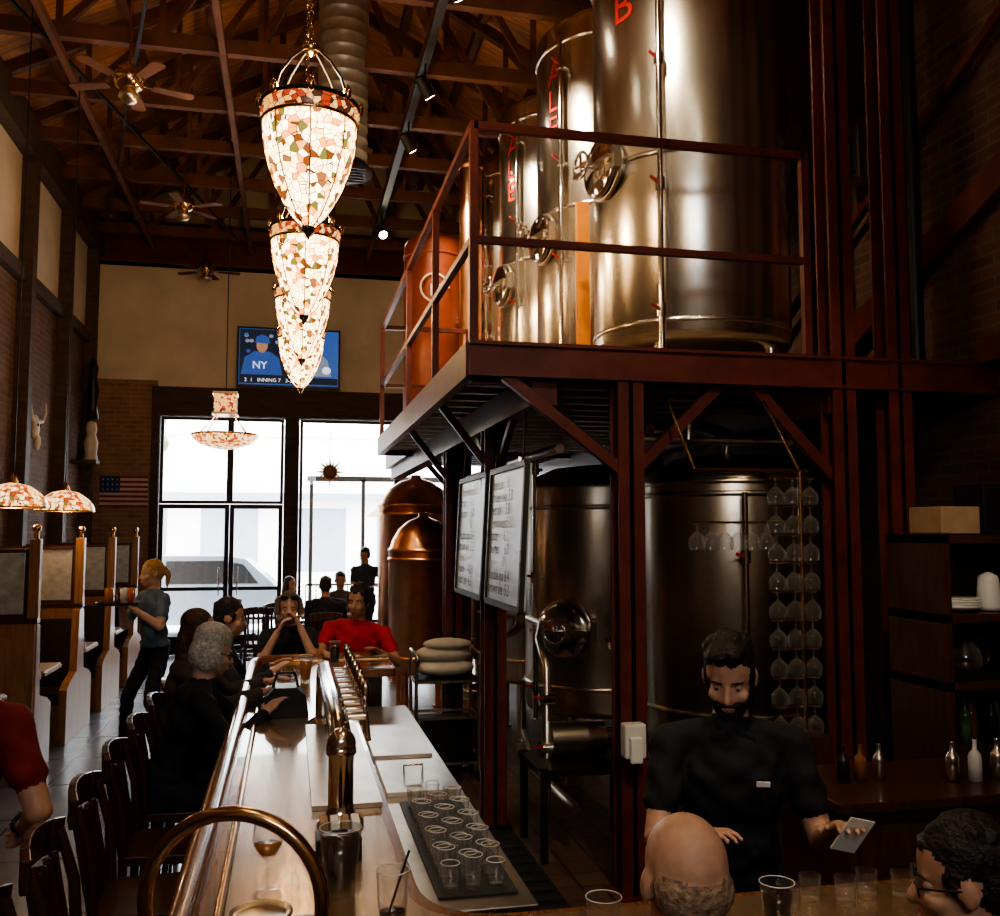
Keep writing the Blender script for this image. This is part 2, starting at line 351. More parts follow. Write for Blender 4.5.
def fan(x,y,z,rot):
    b=B(); b.cyl((x,y,z+.1),(x,y,6.55),.012,brass,seg=8)
    b.lathe([(.001,.16),(.05,.15),(.12,.1),(.13,.02),(.1,-.04),(.05,-.06),(.001,-.06)],(x,y,z),brass,20)
    b.lathe([(.05,-.06),(.08,-.09),(.085,-.12),(.05,-.16),(.001,-.17)],(x,y,z),steel_dk,16)
    for k in range(5):
        t=rot+2*math.pi*k/5; d=V((math.cos(t),math.sin(t),0)); n=V((-math.sin(t),math.cos(t),0)); c=V((x,y,z))
        b.bar(c+d*.1,c+d*.2,.03,.01,brass)
        p=[(c+d*.18+n*.045),(c+d*.48+n*.06),(c+d*.51+n*.03),(c+d*.51-n*.03),(c+d*.48-n*.06),(c+d*.18-n*.045)]
        b.add([q+V((0,0,.006)) for q in p]+[q-V((0,0,.006)) for q in p],[(0,1,2,3,4,5),(11,10,9,8,7,6)]+[(i,6+i,6+(i+1)%6,(i+1)%6) for i in range(6)],trusswood)
    b.end('ceiling_fan')
fan(-1.35,8,5.62,.3); fan(-1.35,12,5.95,.8); fan(-1.35,15.2,6.02,.1)
b=B(); b.box((1.13,-1,6.36),(1.21,14.2,6.42),blacksteel); b.box((-.74,-1,6.36),(-.66,7,6.42),blacksteel); b.end('light_track')  # second, left track is added out of view to carry fill spots
def spot(y,tgt,en,size=55,x=1.17):
    p=V((x,y,6.12)); d=(V(tgt)-p).normalized(); b=B()
    b.cyl(p-V((0,0,-.24)),p,.012,blacksteel,seg=8)
    b.cyl(p-d*.12,p+d*.08,.05,blacksteel,r1=.065,seg=18); b.cyl(p+d*.081,p+d*.084,.055,spotface,seg=18)
    o=b.end('track_spotlight'); addlight('SPOT','spot_lamp',p+d*.1,en,(1,.80,.54),o,target=tgt,spot_size=math.radians(size),spot_blend=.7,shadow_soft_size=.06)
spot(4.4,(2.6,6.3,4.3),520,60); spot(6.9,(2.5,8,4.6),750,65); spot(8.6,(2.4,9.6,4.6),700,65); spot(9.9,(2.4,11,4.6),500); spot(13.0,(1.7,11.2,4.6),110)
spot(-.6,(3.4,4.2,1.4),170,42); spot(.2,(2.6,6,1.0),620,34); spot(1.5,(1.35,2.85,1.0),300,36); spot(2.6,(.1,4.0,1.08),130,45)  # unseen spots added to brighten back bar, lower tanks, bartender and bar top
spot(5.6,(1.4,10.4,1.6),1300,30,-.7); spot(4.2,(.0,7.2,1.2),420,40,-.7); spot(1.0,(.7,1.9,1.2),150,50,-.7)  # unseen spots on the added left track, brightening kettle and bar ends
# ------------------------------------------------------------------ TV
b=B(); scrn=M('screen_navy',(.01,.02,.06),.2,0,0,emit=(.03,.08,.28),es=1.6)
def em(n,c,s): return M(n,c,.5,0,.5,4,emit=c,es=s)
e_w=em('screen_white',(.8,.85,.95),1.5); e_s=em('screen_skin',(.42,.22,.14),1.0); e_b=em('screen_blue',(.03,.08,.28),1.3); e_d=em('screen_dark',(.012,.02,.045),.8); e_g=em('screen_grey',(.22,.27,.36),1.1)
b.box((-.82,15.70,4.3),(.82,15.78,5.28),black); b.box((-.1,15.78,4.6),(.1,15.99,5.0),black)
b.box((-.79,15.695,4.34),(.79,15.70,5.25),scrn)
yy=15.69
def flat(pts,m,k=0): b.add([(p[0],yy-k*.002,p[1]) for p in pts],[tuple(range(len(pts)))],m)
def disc(cx,cz,rx,rz,m,k): flat([(cx+rx*math.cos(t),cz+rz*math.sin(t)) for t in [2*math.pi*i/24 for i in range(24)]],m,k)
flat([(-.78,4.36),(.02,4.36),(.02,5.24),(-.78,5.24)],e_d,0)
flat([(.02,4.36),(.78,4.36),(.78,5.24),(.02,5.24)],scrn,0)
for q in range(14): disc(random.uniform(-.75,.75),random.uniform(4.85,5.2),.035,.03,random.choice([e_g,e_b,e_d]),1)
flat([(-.76,4.5),(-.7,4.78),(-.55,4.88),(-.3,4.88),(-.16,4.78),(-.1,4.5)],e_b,2); disc(-.43,4.98,.09,.12,e_s,3); flat([(-.54,5.02),(-.3,5.01),(-.33,5.12),(-.43,5.16),(-.52,5.12)],e_b,4)
text_on(b,'NY',.17,(-.58,yy-.012,4.6),(1,0,0),(0,0,1),e_w)
flat([(.12,4.5),(.18,4.8),(.3,4.9),(.5,4.88),(.62,4.76),(.68,4.5)],e_g,2); disc(.4,5.0,.09,.12,e_s,3); flat([(.3,5.04),(.52,5.03),(.48,5.15),(.34,5.16)],scrn,4)
flat([(-.78,4.36),(.78,4.36),(.78,4.47),(-.78,4.47)],e_d,5); text_on(b,'2  1   INNING 7   3-2',.085,(-.7,yy-.014,4.385),(1,0,0),(0,0,1),e_w); disc(.6,4.6,.07,.06,e_w,5); disc(.02,4.6,.06,.05,e_w,5)
ob=b.end('wall_television'); ob.location.x-=.07
# ------------------------------------------------------------------ bar counter
TOP=1.08
b=B()
b.box((.0,1.98,0),(.28,6.3,TOP-.05),dkwood); b.box((.28,1.98,0),(3.2,2.2,TOP-.05),dkwood); b.box((.0,6.3,0),(.6,6.62,TOP-.05),dkwood)
def roundpoly(pts,rs,n=8):
    out=[];N=len(pts)
    for i,(p,r) in enumerate(zip(pts,rs)):
        p=V(p);a=V(pts[i-1]);c=V(pts[(i+1)%N])
        if r<=0: out.append(tuple(p)); continue
        d1=(a-p).normalized();d2=(c-p).normalized()
        s0=p+d1*r;s1=p+d2*r
        for k in range(n+1):
            t=k/n; q=s0*(1-t)**2+p*2*t*(1-t)+s1*t*t; out.append(tuple(q))
    return out
outer=[(-.26,1.72),(3.25,1.72),(3.25,2.20),(.32,2.20),(.32,6.2),(.68,6.2),(.68,6.78),(-.26,6.78)]
poly=roundpoly(outer,[.3,0,0,.22,.1,.05,.05,.3])
b.prism(poly,2,TOP-.05,TOP-.001,barwood)
inner=roundpoly([(-.15,1.85),(3.24,1.85),(3.24,2.17),(.29,2.17),(.29,6.23),(.66,6.23),(.66,6.66),(-.15,6.66)],[.22,0,0,.22,.1,0,.02,.22])
b.add([(p[0],p[1],TOP+.002) for p in inner],[tuple(range(len(inner)))],bartopm)
edge=[V((p[0],p[1],TOP+.005)) for p in roundpoly([(3.25,1.75),(-.225,1.75),(-.225,6.75),(.68,6.75)],[0,.28,.28,0],10)]
b.tube(edge,.038,barwood,10)
edge2=[V((p[0],p[1],TOP+.004)) for p in roundpoly([(3.25,1.845),(-.145,1.845),(-.145,6.665),(.68,6.665)],[0,.22,.22,0],10)]
b.tube(edge2,.012,brass,6)
for y in [2.2+i*.68 for i in range(6)]: b.box((-.02,y,.15),(0,y+.56,.95),barwood)
b.tube([(-.14,2.1,.22),(-.14,6.5,.22)],.022,brass,8)
for y in (2.5,3.7,4.9,6.1): b.bar((-.14,y,.22),(0,y,.22),.02,.02,brass)
b.end('bar_counter')
b=B(); pts=[]
for i in range(25):
    t=math.pi*i/24; pts.append(V((-.095-.165*math.cos(t),1.93+.05*math.cos(t),1.25+.165*math.sin(t))))
pts=[V((-.25,1.98,TOP))]+pts+[V((.07,1.88,TOP))]
b.tube(pts,.0145,brass,14)
for p in (pts[0],pts[-1]): b.lathe([(.001,.02),(.025,.018),(.03,.0)],p,brass,16)
b.end('brass_service_rail')
b=B()
b.lathe([(.07,0),(.07,.012),(.045,.03),(.038,.06),(.038,.2),(.046,.21),(.046,.225),(.038,.235)],(.16,2.95,TOP),chrome,24)
b.ell((.16,2.95,TOP+.235),(.045,.045,.05),chrome)
b.tube([(.16,2.95,TOP+.2),(.16,3.05,TOP+.25),(.16,3.2,TOP+.27),(.16,4.3,TOP+.27),(.16,4.42,TOP+.25),(.16,4.5,TOP+.16),(.16,4.5,TOP)],.036,chrome,16)
b.lathe([(.07,0),(.07,.012),(.04,.03)],(.16,4.5,TOP),chrome,24)
for i in range(9):
    y=3.2+i*.135
    b.cyl((.19,y,TOP+.27),(.25,y,TOP+.27),.012,chrome,seg=10); b.cyl((.25,y,TOP+.285),(.262,y,TOP+.19),.009,chrome,seg=8)
    b.cyl((.25,y,TOP+.285),(.25,y,TOP+.31),.007,chrome,seg=8); b.lathe([(.006,0),(.013,.02),(.016,.06),(.01,.075),(.001,.08)],(.25,y,TOP+.305),brass if i%2 else chrome,10)
b.box((.08,3.1,TOP+.003),(.3,4.4,TOP+.018),steel_dk)
b.end('draft_beer_tower')
b=B(); b.box((.33,2.75,.5),(.70,6.0,.86),steel_dk); b.box((.33,2.75,.86),(.72,6.0,.88),steel_dk); 
for y in (2.8,4.2,5.9):
    for x in (.4,.66): b.cyl((x,y,0),(x,y,.5),.02,steel_dk,seg=8)
b.box((.33,2.74,.88),(.35,6.0,.98),steel_dk)
b.end('underbar_sink_station',.004)
def gl_prof(h,r0,r1): return [(.001,.006),(r0,.004),(r0,0),(r0+(r1-r0)*.3,h*.3),(r1,h)]
b=B()
b.box((.44,2.84,.881),(.68,3.85,.887),rubber)
for i in range(3):
    for j in range(11):
        x=.485+i*.07; y=2.9+j*.085; h=.075+.02*((i+j)%2)
        b.lathe(gl_prof(h,.022,.029),(x,y,.888),glass,14)
        b.tube([(x+.029*math.cos(t),y+.029*math.sin(t),.888+h) for t in [2*math.pi*k/12 for k in range(12)]],.0014,white,4,True)  # opaque white ring paints the bright glint on each rim
b.end('drinking_glasses_rack')
b=B()
b.box((.40,3.95,.881),(.68,4.5,.9),steel_dk); b.box((.40,4.6,.881),(.68,5.3,.9),steel_dk); b.tube([(.5,4.22,.9),(.5,4.22,.94),(.58,4.22,.94),(.58,4.22,.9)],.006,chrome,6)
b.end('bar_ice_bin_lids',.004)
b=B(); b.box((.85,2.6,.001),(1.45,6.4,.02),rubber)
for i in range(26):
    y=2.65+i*.145; b.box((.87,y,.02),(1.43,y+.05,.03),rubber)
b.end('rubber_floor_mat')
def tumbler(name,x,y,z,h,r0,r1,liq,lev,straw=False):
    b=B(); b.lathe(gl_prof(h,r0,r1),(x,y,z),glass,24)
    b.tube([(x+r1*math.cos(t),y+r1*math.sin(t),z+h) for t in [2*math.pi*k/24 for k in range(24)]],.0013,white,4,True)  # rim glint painted as a thin white ring
    k=r0+(r1-r0)*lev
    b.lathe([(.001,.013),(r0-.003,.013),(k-.003,h*lev),(.001,h*lev)],(x,y,z),liq,24)
    if straw: b.tube([(x-.01,y,z+.02),(x+.035,y-.01,z+h*1.35)],.003,black,6)
    b.end(name)
tumbler('cola_glass',.13,2.38,TOP+.003,.16,.036,.05,cola,.88)
tumbler('water_glass',.235,2.18,TOP+.003,.12,.03,.037,cola,.25,True)
tumbler('beer_glass',.66,1.98,TOP+.003,.10,.028,.038,cola,.3)
tumbler('beer_glass',1.06,1.98,TOP+.003,.10,.028,.038,cola,.8)
tumbler('beer_glass',.1,5.75,TOP+.003,.15,.028,.04,beer,.8)
tumbler('beer_glass',.3,6.45,TOP+.003,.15,.028,.04,cola,.8)
tumbler('beer_glass',-.02,5.2,TOP+.003,.13,.03,.04,beer,.3)
b=B()
for k in range(5): b.lathe(gl_prof(.09,.025,.03),(.2+.012*(k%2),5.0+.2*k,TOP+.003),glass,14)
for k in range(7): b.lathe(gl_prof(.06,.022,.026),(1.14+.075*k,2.08+.03*(k%2),TOP+.003),glass,14)
b.end('shot_glasses')
b=B(); b.lathe([(.034,.0),(.03,.006),(.004,.012),(.004,.08),(.02,.095),(.034,.12),(.036,.145),(.03,.18)],(-.04,2.42,TOP+.003),glass,20); b.lathe([(.001,.09),(.019,.097),(.033,.12),(.001,.121)],(-.04,2.42,TOP+.003),beer,20); b.end('wine_glass')
b=B(); b.lathe([(.001,.012),(.055,.012),(.07,.02),(.07,.014),(.05,0),(.001,0)],(-.05,2.27,TOP+.003),steel_dk,24); b.end('small_plate')
b=B(); b.box((.0,2.16,TOP+.003),(.09,2.25,TOP+.015),paper); b.end('napkin_stack')
b=B(); b.box((.08,2.62,TOP+.003),(.2,2.72,TOP+.06),blacksteel); 
for i in range(4): b.box((.09+.028*i,2.63,TOP+.02),(.112+.028*i,2.71,TOP+.1),paper if i%2 else cardboard)
b.end('condiment_caddy',.003)
b=B(); b.prism([(-.12,TOP+.003),(.1,TOP+.003),(.085,TOP+.1),(.04,TOP+.14),(-.06,TOP+.14),(-.1,TOP+.1)],1,4.66,4.82,black); b.tube([(-.07,4.74,TOP+.13),(-.05,4.74,TOP+.2),(.03,4.74,TOP+.2),(.05,4.74,TOP+.13)],.007,black,8); b.end('black_handbag',.02)
b=B(); b.box((2.15,3.45,0),(4.15,3.95,.86),dkwood); b.box((2.1,3.4,.86),(4.18,4.0,.9),dkwood)
for x in (2.2,2.85,3.5): b.box((x,3.43,.1),(x+.58,3.45,.8),dkwood)
b.end('back_bar_counter',.004)
b=B(); b.box((1.74,4.84,.76),(1.86,4.925,.94),white); b.box((1.76,4.81,.74),(1.83,4.84,.88),paper); b.end('paper_towel_dispenser',.012)
b=B(); b.box((3.05,4.02,.905),(3.1,4.45,1.95),dkwood); b.box((3.1,4.43,.905),(4.15,4.47,1.95),dkwood)
for z in (1.2,1.52,1.9): b.box((3.05,4.02,z),(4.15,4.45,z+.04),dkwood)
b.box((3.05,4.02,.0),(4.15,4.45,.905),dkwood)
b.end('wall_shelf_unit')
b=B(); b.box((3.12,4.05,1.245),(3.42,4.3,1.27),black); b.lathe([(.001,0),(.07,0),(.085,.05),(.07,.11),(.045,.13),(.05,.15)],(3.26,4.15,1.271),glass,20); b.lathe([(.001,.005),(.066,.005),(.08,.05),(.001,.05)],(3.26,4.15,1.271),cola,20); b.tube([(3.34,4.14,1.39),(3.39,4.14,1.37),(3.39,4.14,1.31),(3.34,4.14,1.29)],.008,black,8); b.box((3.15,4.1,1.42),(3.38,4.25,1.46),black); b.cyl((3.15,4.22,1.27),(3.15,4.22,1.42),.012,black); b.end('coffee_pot')
b=B()
for k in range(4): b.lathe([(.04,0),(.09,.012),(.11,.022),(.11,.028),(.04,.012),(.001,.01)],(3.24,4.16,1.565+.013*k),white,20)
b.end('plate_stack')
b=B(); b.lathe([(.001,0),(.055,0),(.06,.02),(.05,.15),(.045,.17),(.02,.185),(.001,.19)],(3.42,4.16,1.565),white,18); b.end('ceramic_jar')
b=B(); b.box((3.12,4.1,1.945),(3.34,4.35,2.08),cardboard); b.box((3.38,4.12,1.945),(3.55,4.35,2.2),black); b.box((3.6,4.1,1.945),(3.85,4.35,2.05),cardboard); b.end('storage_boxes',.005)
def bottle(b,x,y,z,h,r,m): b.lathe([(.001,0),(r,0),(r,h*.58),(r*.85,h*.66),(r*.35,h*.76),(r*.33,h*.97),(r*.4,h),(.001,h)],(x,y,z),m,14)
b=B(); gm=M('green_glass',(.05,.12,.04),.1,0,.2,8); am=M('amber_glass',(.2,.07,.015),.1,0,.2,8)
for i in range(8): bottle(b,3.52+i*.07,4.15+.06*(i%2),1.245,.22,.03,[gm,am,white,black][i%4])
for i in range(8): bottle(b,3.56+i*.07,4.15+.06*(i%2),1.565,.27,.03,[am,gm,am,white][i%4])
for i in range(6): bottle(b,3.14+i*.075,4.2+.05*(i%2),.906,.23,.03,[am,black,gm][i%3])
b.end('liquor_bottles')
b=B()
for k,x in enumerate((2.75,2.86,2.97,3.1)): bottle(b,x,3.6,.901,.17,.028,[steel,white,steel,steel][k])
for k,x in enumerate((2.3,2.38,2.47)): bottle(b,x,3.7,.901,.15,.026,[black,am,steel_dk][k])
b.end('condiment_bottles')
b=B(); b.lathe([(.001,0),(.09,0),(.1,.02),(.095,.18),(.075,.22),(.03,.24),(.02,.27),(.001,.28)],(3.3,3.7,.901),steel,20); b.tube([(3.39,3.7,.95),(3.44,3.7,1.0),(3.44,3.7,1.08),(3.38,3.7,1.11)],.01,black,8); b.end('steel_kettle')
# ------------------------------------------------------------------ stools
def barchair(x,y,ang,seat=.70,back=.35,name='wooden_bar_chair',w=.2):
    c,s_=math.cos(ang),math.sin(ang)
    def P(f,r,z): return (x+f*c+r*s_, y+f*s_-r*c, z)
    b=B()
    sp=[P(*q,0)[:2] for q in [(.2,-w),(.22,0),(.2,w),(-.19,w*.92),(-.19,-w*.92)]]
    b.prism(sp,2,seat-.035,seat,dkwood)
    for f in (-.17,.17):
        for r in (-w*.85,w*.85): b.bar(P(f,r,seat-.03),P(f*1.15,r*1.1,0),.034,.034,dkwood)
    for z,k in ((.22,1.1),(.42,1.05)):
        if z>seat-.05: continue
        b.bar(P(.17*k,-w*.9,z),P(.17*k,w*.9,z),.024,.03,dkwood); b.bar(P(-.17*k,-w*.9,z+.03),P(-.17*k,w*.9,z+.03),.024,.03,dkwood)
        for r in (-w*.9,w*.9): b.bar(P(-.18,r,z-.02),P(.18,r,z-.02),.024,.03,dkwood)
    for r in (-w*.85,w*.85): b.tube([P(-.17,r,seat-.03),P(-.185,r,seat+.2),P(-.23,r,seat+back)],[.019,.018,.015],dkwood,8)
    pts=[P(-.235-.035*(1-(k/3)**2),w*.98*k/3,seat+back-.02+.025*(1-(k/3)**2)) for k in range(-3,4)]
    for a,d in zip(pts[:-1],pts[1:]): b.bar(a,d,.026,.1,dkwood)
    for k in range(-2,3): b.bar(P(-.185,w*.33*k,seat),P(-.24,w*.33*k,seat+back-.05),.028,.012,dkwood)
    return b.end(name,.004)
for y in (2.45,3.02,3.6,4.18,4.76,5.36,5.94): barchair(-.44,y,0)
barchair(.70,1.42,math.pi/2,.62,.3,w=.19); barchair(1.32,1.42,math.pi/2,.62,.3,w=.19)
barchair(.0,7.35,-math.pi/2,.72); barchair(.46,7.35,-math.pi/2,.72)
# ------------------------------------------------------------------ booths
for i,y in enumerate((8.4,10.1,11.8,13.5)):
    b=B()
    b.box((-3.08,y-.04,.0),(-2.0,y+.04,1.22),oak); b.box((-3.08,y-.05,1.22),(-1.98,y+.05,1.26),dkwood)
    b.box((-3.04,y-.008,1.28),(-2.1,y+.008,1.78),etched); frame(b,-3.08,-2.06,1.26,1.82,y,.035,dkwood,.04)
    b.box((-2.06,y-.04,1.26),(-1.98,y+.04,1.9),oak); b.cyl((-2.02,y,1.9),(-2.02,y,1.95),.02,brass); b.ell((-2.02,y,1.985),(.035,.035,.035),brass)
    for sgn in ((1,) if i==0 else (-1,1)):
        ya,yb=(y+.04,y+.52) if sgn>0 else (y-.52,y-.04)
        b.box((-3.07,ya,.0),(-2.06,yb,.36),oak); b.box((-3.07,ya,.36),(-2.06,yb,.47),upholst)
        yc=y+sgn*.09; b.box((-3.07,min(yc,y+sgn*.04),.47),(-2.06,max(yc,y+sgn*.04),1.12),upholst)
        prof=[(y,0),(y+sgn*.55,0),(y+sgn*.55,.5),(y+sgn*.42,.56),(y+sgn*.16,.62),(y+sgn*.1,1.2),(y,1.22)]
        b.prism(prof,0,-2.06,-1.99,oak)
    b.box((-3.0,y-.05,.12),(-2.12,y-.041,.18),dkwood)
    b.box((-2.96,y-.046,.3),(-2.16,y-.04,1.1),oak)
    b.end('booth_divider_bench',.004)
tabm=M('table_laminate',(.5,.42,.32),.3,0,.1,5)
for y in (7.5,9.25,10.95,12.65):
    b=B(); b.box((-3.0,y-.3,.72),(-2.05,y+.3,.76),tabm); b.box((-3.0,y-.31,.715),(-2.04,y+.31,.745),oak); b.cyl((-2.5,y,.04),(-2.5,y,.72),.04,blacksteel); b.box((-2.75,y-.22,0),(-2.25,y+.22,.04),blacksteel); b.end('booth_table',.004)
# ------------------------------------------------------------------ mezzanine
DZ=2.95
b=B()
X0=.95
deckm=M('deck_planks',(.2,.13,.08),.5,.2,.3,5)
b.box((X0,5.02,DZ-.04),(XR-.01,10.3,DZ),deckm); b.box((1.25,10.3,DZ-.04),(XR-.01,12.6,DZ),deckm)
b.box((X0-.03,4.95,DZ-.16),(XR-.01,5.02,DZ+.03),redsteel); b.box((X0-.03,4.93,DZ-.16),(XR-.01,5.03,DZ-.14),redsteel); b.box((X0-.03,4.93,DZ+.01),(XR-.01,5.03,DZ+.03),redsteel)
b.box((X0-.04,5.0,DZ-.16),(X0+.02,10.36,DZ+.03),redsteel); b.box((X0,10.3,DZ-.16),(XR-.01,10.36,DZ-.04),redsteel)
b.box((1.22,10.3,DZ-.16),(1.28,12.62,DZ+.03),redsteel)
y=5.25
while y<12.5:
    b.box((X0+.02 if y<10.3 else 1.28,y-.03,DZ-.12),(XR-.02,y+.03,DZ-.04),steel_dk if y<10.3 else redsteel); y+=.32
b.box((1.28,5.0,DZ-.3),(1.42,12.5,DZ-.12),redsteel); b.box((3.08,5.0,DZ-.3),(3.22,12.5,DZ-.12),redsteel)
b.box((X0,5.04,DZ-.18),(XR-.01,5.14,DZ-.12),redsteel)
def hpost(x,y,z0,z1,w=.15):
    b.box((x-w/2,y-w/2,z0),(x+w/2,y-w/2+.018,z1),redsteel); b.box((x-w/2,y+w/2-.018,z0),(x+w/2,y+w/2,z1),redsteel); b.box((x-.012,y-w/2,z0),(x+.012,y+w/2,z1),redsteel)
    b.box((x-w*.8,y-w*.8,z0),(x+w*.8,y+w*.8,z0+.02),redsteel)
for x,y,z1 in ((1.83,5.02,DZ-.16),(3.15,5.02,6.55),(3.52,5.02,6.55),(1.35,6.35,DZ-.3),(1.35,8.0,DZ-.3),(1.80,10.02,DZ-.12),(2.1,12.2,DZ-.12),(3.15,8,DZ-.3),(3.15,10.9,DZ-.3)): hpost(x,y,0,z1)
b.bar((1.8,4.98,2.28),(1.12,4.98,2.8),.05,.06,redsteel); b.bar((1.86,5.02,2.28),(2.4,5.02,2.8),.05,.06,redsteel); b.bar((3.1,5.02,2.28),(2.6,5.02,2.8),.05,.06,redsteel)
for y in (6.35,8.0): b.bar((1.35,y,2.35),(.98,y,2.82),.04,.05,redsteel); b.bar((1.35,y+.02,2.3),(1.35,y+.6,2.7),.04,.05,redsteel)
b.bar((1.76,10.02,2.3),(1.3,10.02,2.8),.04,.05,redsteel)
b.bar((1.35,6.3,2.3),(1.35,5.7,2.7),.04,.05,redsteel)
b.end('steel_mezzanine')
b=B()
def rail(p,q,m=redsteel):
    for z,w in ((DZ+1.24,.045),(DZ+.6,.04)): b.bar((p[0],p[1],z),(q[0],q[1],z),w,w,m)
rail((X0,5.0),(2.95,5.0)); rail((X0,5.0),(X0,10.3)); rail((X0,10.3),(1.9,10.3))
for p in ((X0,5.0),(X0,6.4),(X0,7.9),(X0,10.3),(2.95,5.0),(1.9,10.3)): b.bar((p[0],p[1],DZ+.03),(p[0],p[1],DZ+1.26),.045,.045,redsteel)
b.end('mezzanine_guard_rail')
b=B(); b.bar((4.12,4.2,4.35),(4.12,7.4,2.98),.06,.2,redsteel); b.bar((4.1,3.0,3.05),(4.1,4.90,3.05),.12,.16,redsteel); b.bar((4.1,4.4,5.2),(4.1,7.6,3.6),.05,.06,redsteel)
for y,z in ((4.6,4.1),(5.6,3.7),(6.6,3.3)): b.bar((4.1,y,z),(4.1,y,z+1),.04,.04,redsteel)
b.bar((4.0,5.7,2.96),(4.0,5.7,6.5),.16,.16,redsteel); b.bar((4.1,3.0,2.0),(4.1,4.85,2.45),.05,.08,redsteel)
b.end('steel_stair_frame')
b=B(); b.cyl((3.75,5.35,2.96),(3.75,5.35,6.5),.03,blacksteel); b.cyl((3.9,5.3,3),(3.9,5.3,6.5),.05,blacksteel)
for z in (4.2,5.6): b.tube([(3.75,5.35,z),(3.95,5.6,z),(4.15,6.2,z)],.02,blacksteel)
b.end('utility_pipes')
b=B(); b.box((4.02,6.05,4.55),(4.19,6.25,4.95),steel_dk); b.box((4.0,6.08,4.6),(4.02,6.22,4.9),black); b.end('wall_speaker',.01)
# ------------------------------------------------------------------ tanks
redl=M('red_lettering',(.40,.02,.015),.5,0,.1,5)
def tank(name,cx,cy,r,z0,z1,mat,base,man=None,letters=None,top='dish',bands=(),seg=56,manr=.2,pipe=None,legs=4,bottom=.1):
    b=B(); h=z1-z0
    prof=[(.001,-bottom),(r*.35,-bottom*.85),(r*.8,-bottom*.35),(r*.97,-.01),(r,.03),(r,h)]
    if top=='dish': prof+=[(r*.985,h+.04),(r*.9,h+.1),(r*.6,h+.18),(r*.2,h+.21),(.001,h+.21)]
    if top=='dome': prof+=[(r*1.03,h),(r*1.03,h+.03),(r*.97,h+.05),(r*.9,h+.13),(r*.72,h+.25),(r*.45,h+.34),(r*.2,h+.38),(r*.14,h+.39),(r*.14,h+.43),(.001,h+.44)]
    b.lathe(prof,(cx,cy,z0),mat,seg)
    for zb in bands:
        b.lathe([(r*.99,-.02),(r+.012,-.015),(r+.012,.015),(r*.99,.02)],(cx,cy,zb),mat,seg)
    for k in range(legs):
        t=math.pi/4+2*math.pi*k/legs; x=cx+r*.82*math.cos(t);y=cy+r*.82*math.sin(t)
        b.cyl((x,y,base),(x,y,z0+.12),.045,mat,seg=12); b.cyl((x,y,base),(x,y,base+.015),.07,mat,seg=12)
    if man:
        for (ang,mz) in man:
            a=math.radians(ang); n=V((math.cos(a),math.sin(a),0)); u=V((0,0,1)); t=n.cross(u); R=Matrix((t,u,n)).transposed()
            c=V((cx,cy,mz))+n*(r-.03)
            b.lathe([(manr,0),(manr,.08),(manr*1.08,.085),(manr*1.08,.1),(manr*.95,.115),(manr*.5,.14),(.001,.145)],c,chrome,32,R)
            b.tube([c+R@V((manr*1.1*math.cos(q),manr*1.1*math.sin(q),.05)) for q in [2*math.pi*i/28 for i in range(28)]],.018,steel_dk,8,True)
            b.bar(c+R@V((-manr*1.25,0,.15)),c+R@V((manr*1.25,0,.15)),.04,.025,steel_dk)
            b.cyl(c+n*.13,c+n*.24,.015,chrome,seg=10)
            wv=c+n*.24
            b.tube([wv+R@V((.09*math.cos(q),.09*math.sin(q),0)) for q in [2*math.pi*i/20 for i in range(20)]],.011,chrome,8,True)
            b.bar(wv+R@V((-.09,0,0)),wv+R@V((.09,0,0)),.014,.014,chrome); b.bar(wv+R@V((0,-.09,0)),wv+R@V((0,.09,0)),.014,.014,chrome)
            b.bar(c+R@V((-manr*1.25,-.08,.1)),c+R@V((-manr*1.25,.08,.1)),.05,.06,steel_dk)
    if pipe:
        for (ang,za,zb) in pipe:
            a=math.radians(ang); x=cx+(r+.07)*math.cos(a); y=cy+(r+.07)*math.sin(a)
            b.cyl((x,y,za),(x,y,zb),.02,chrome,seg=12)
            for z in np.arange(za+.25,zb,.85):
                b.cyl((x-.0,y,z),(cx+r*math.cos(a),cy+r*math.sin(a),z),.015,chrome,seg=8); b.cyl((x,y,z-.04),(x,y,z+.04),.034,chrome,seg=14)
                b.bar((x,y,z),(x-.09,y-.06,z+.02),.012,.02,redl)
    if letters:
        for (ch,ang,zl,size) in letters:
            vs,fs=textmesh(ch); out=[]
            for p in vs:
                a=math.radians(ang)+p[0]*size/r; out.append((cx+(r+.006)*math.cos(a),cy+(r+.006)*math.sin(a),zl+p[1]*size))
            b.add(out,fs,redl)
    return b.end(name)
for i,y in enumerate((6.35,8.0,9.6,11.2)):
    if i==0: L=[('B',200,5.50,.34),('E',200,5.80,.34)]
    else: L=[(c,197,5.85-.24*k,.28) for k,c in enumerate('ALE')]
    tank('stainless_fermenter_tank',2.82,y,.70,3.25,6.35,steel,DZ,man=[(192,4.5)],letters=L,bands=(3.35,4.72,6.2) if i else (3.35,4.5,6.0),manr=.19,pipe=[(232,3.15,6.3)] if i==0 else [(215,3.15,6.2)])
tank('red_serving_tank',1.66,11.35,.36,3.2,5.4,redtankm,DZ,top='dish',bands=(3.3,5.3))
b=B(); b.tube([(1.62+.17*math.cos(t),11.0-.025,4.85+.17*math.sin(t)) for t in [i*math.pi/8 for i in range(0,13)]],.012,paper,6); text_on(b,'19',.2,(1.53,10.96,4.75),(1,0,0),(0,0,1),paper); b.end('tank_emblem')
b=B(); b.cyl((2.0,10.7,DZ),(2.0,10.7,6.3),.13,copper,seg=24); b.lathe([(.13,0),(.15,.02),(.15,.06),(.13,.08)],(2.0,10.7,6.2),copper,24); b.end('copper_vapor_pipe')
oran=M('orange_panel',(.75,.27,.03),.5,0,.2,4)
b=B(); b.box((2.20,7.12,DZ),(2.30,7.18,4.6),oran); b.end('orange_conduit_panel')
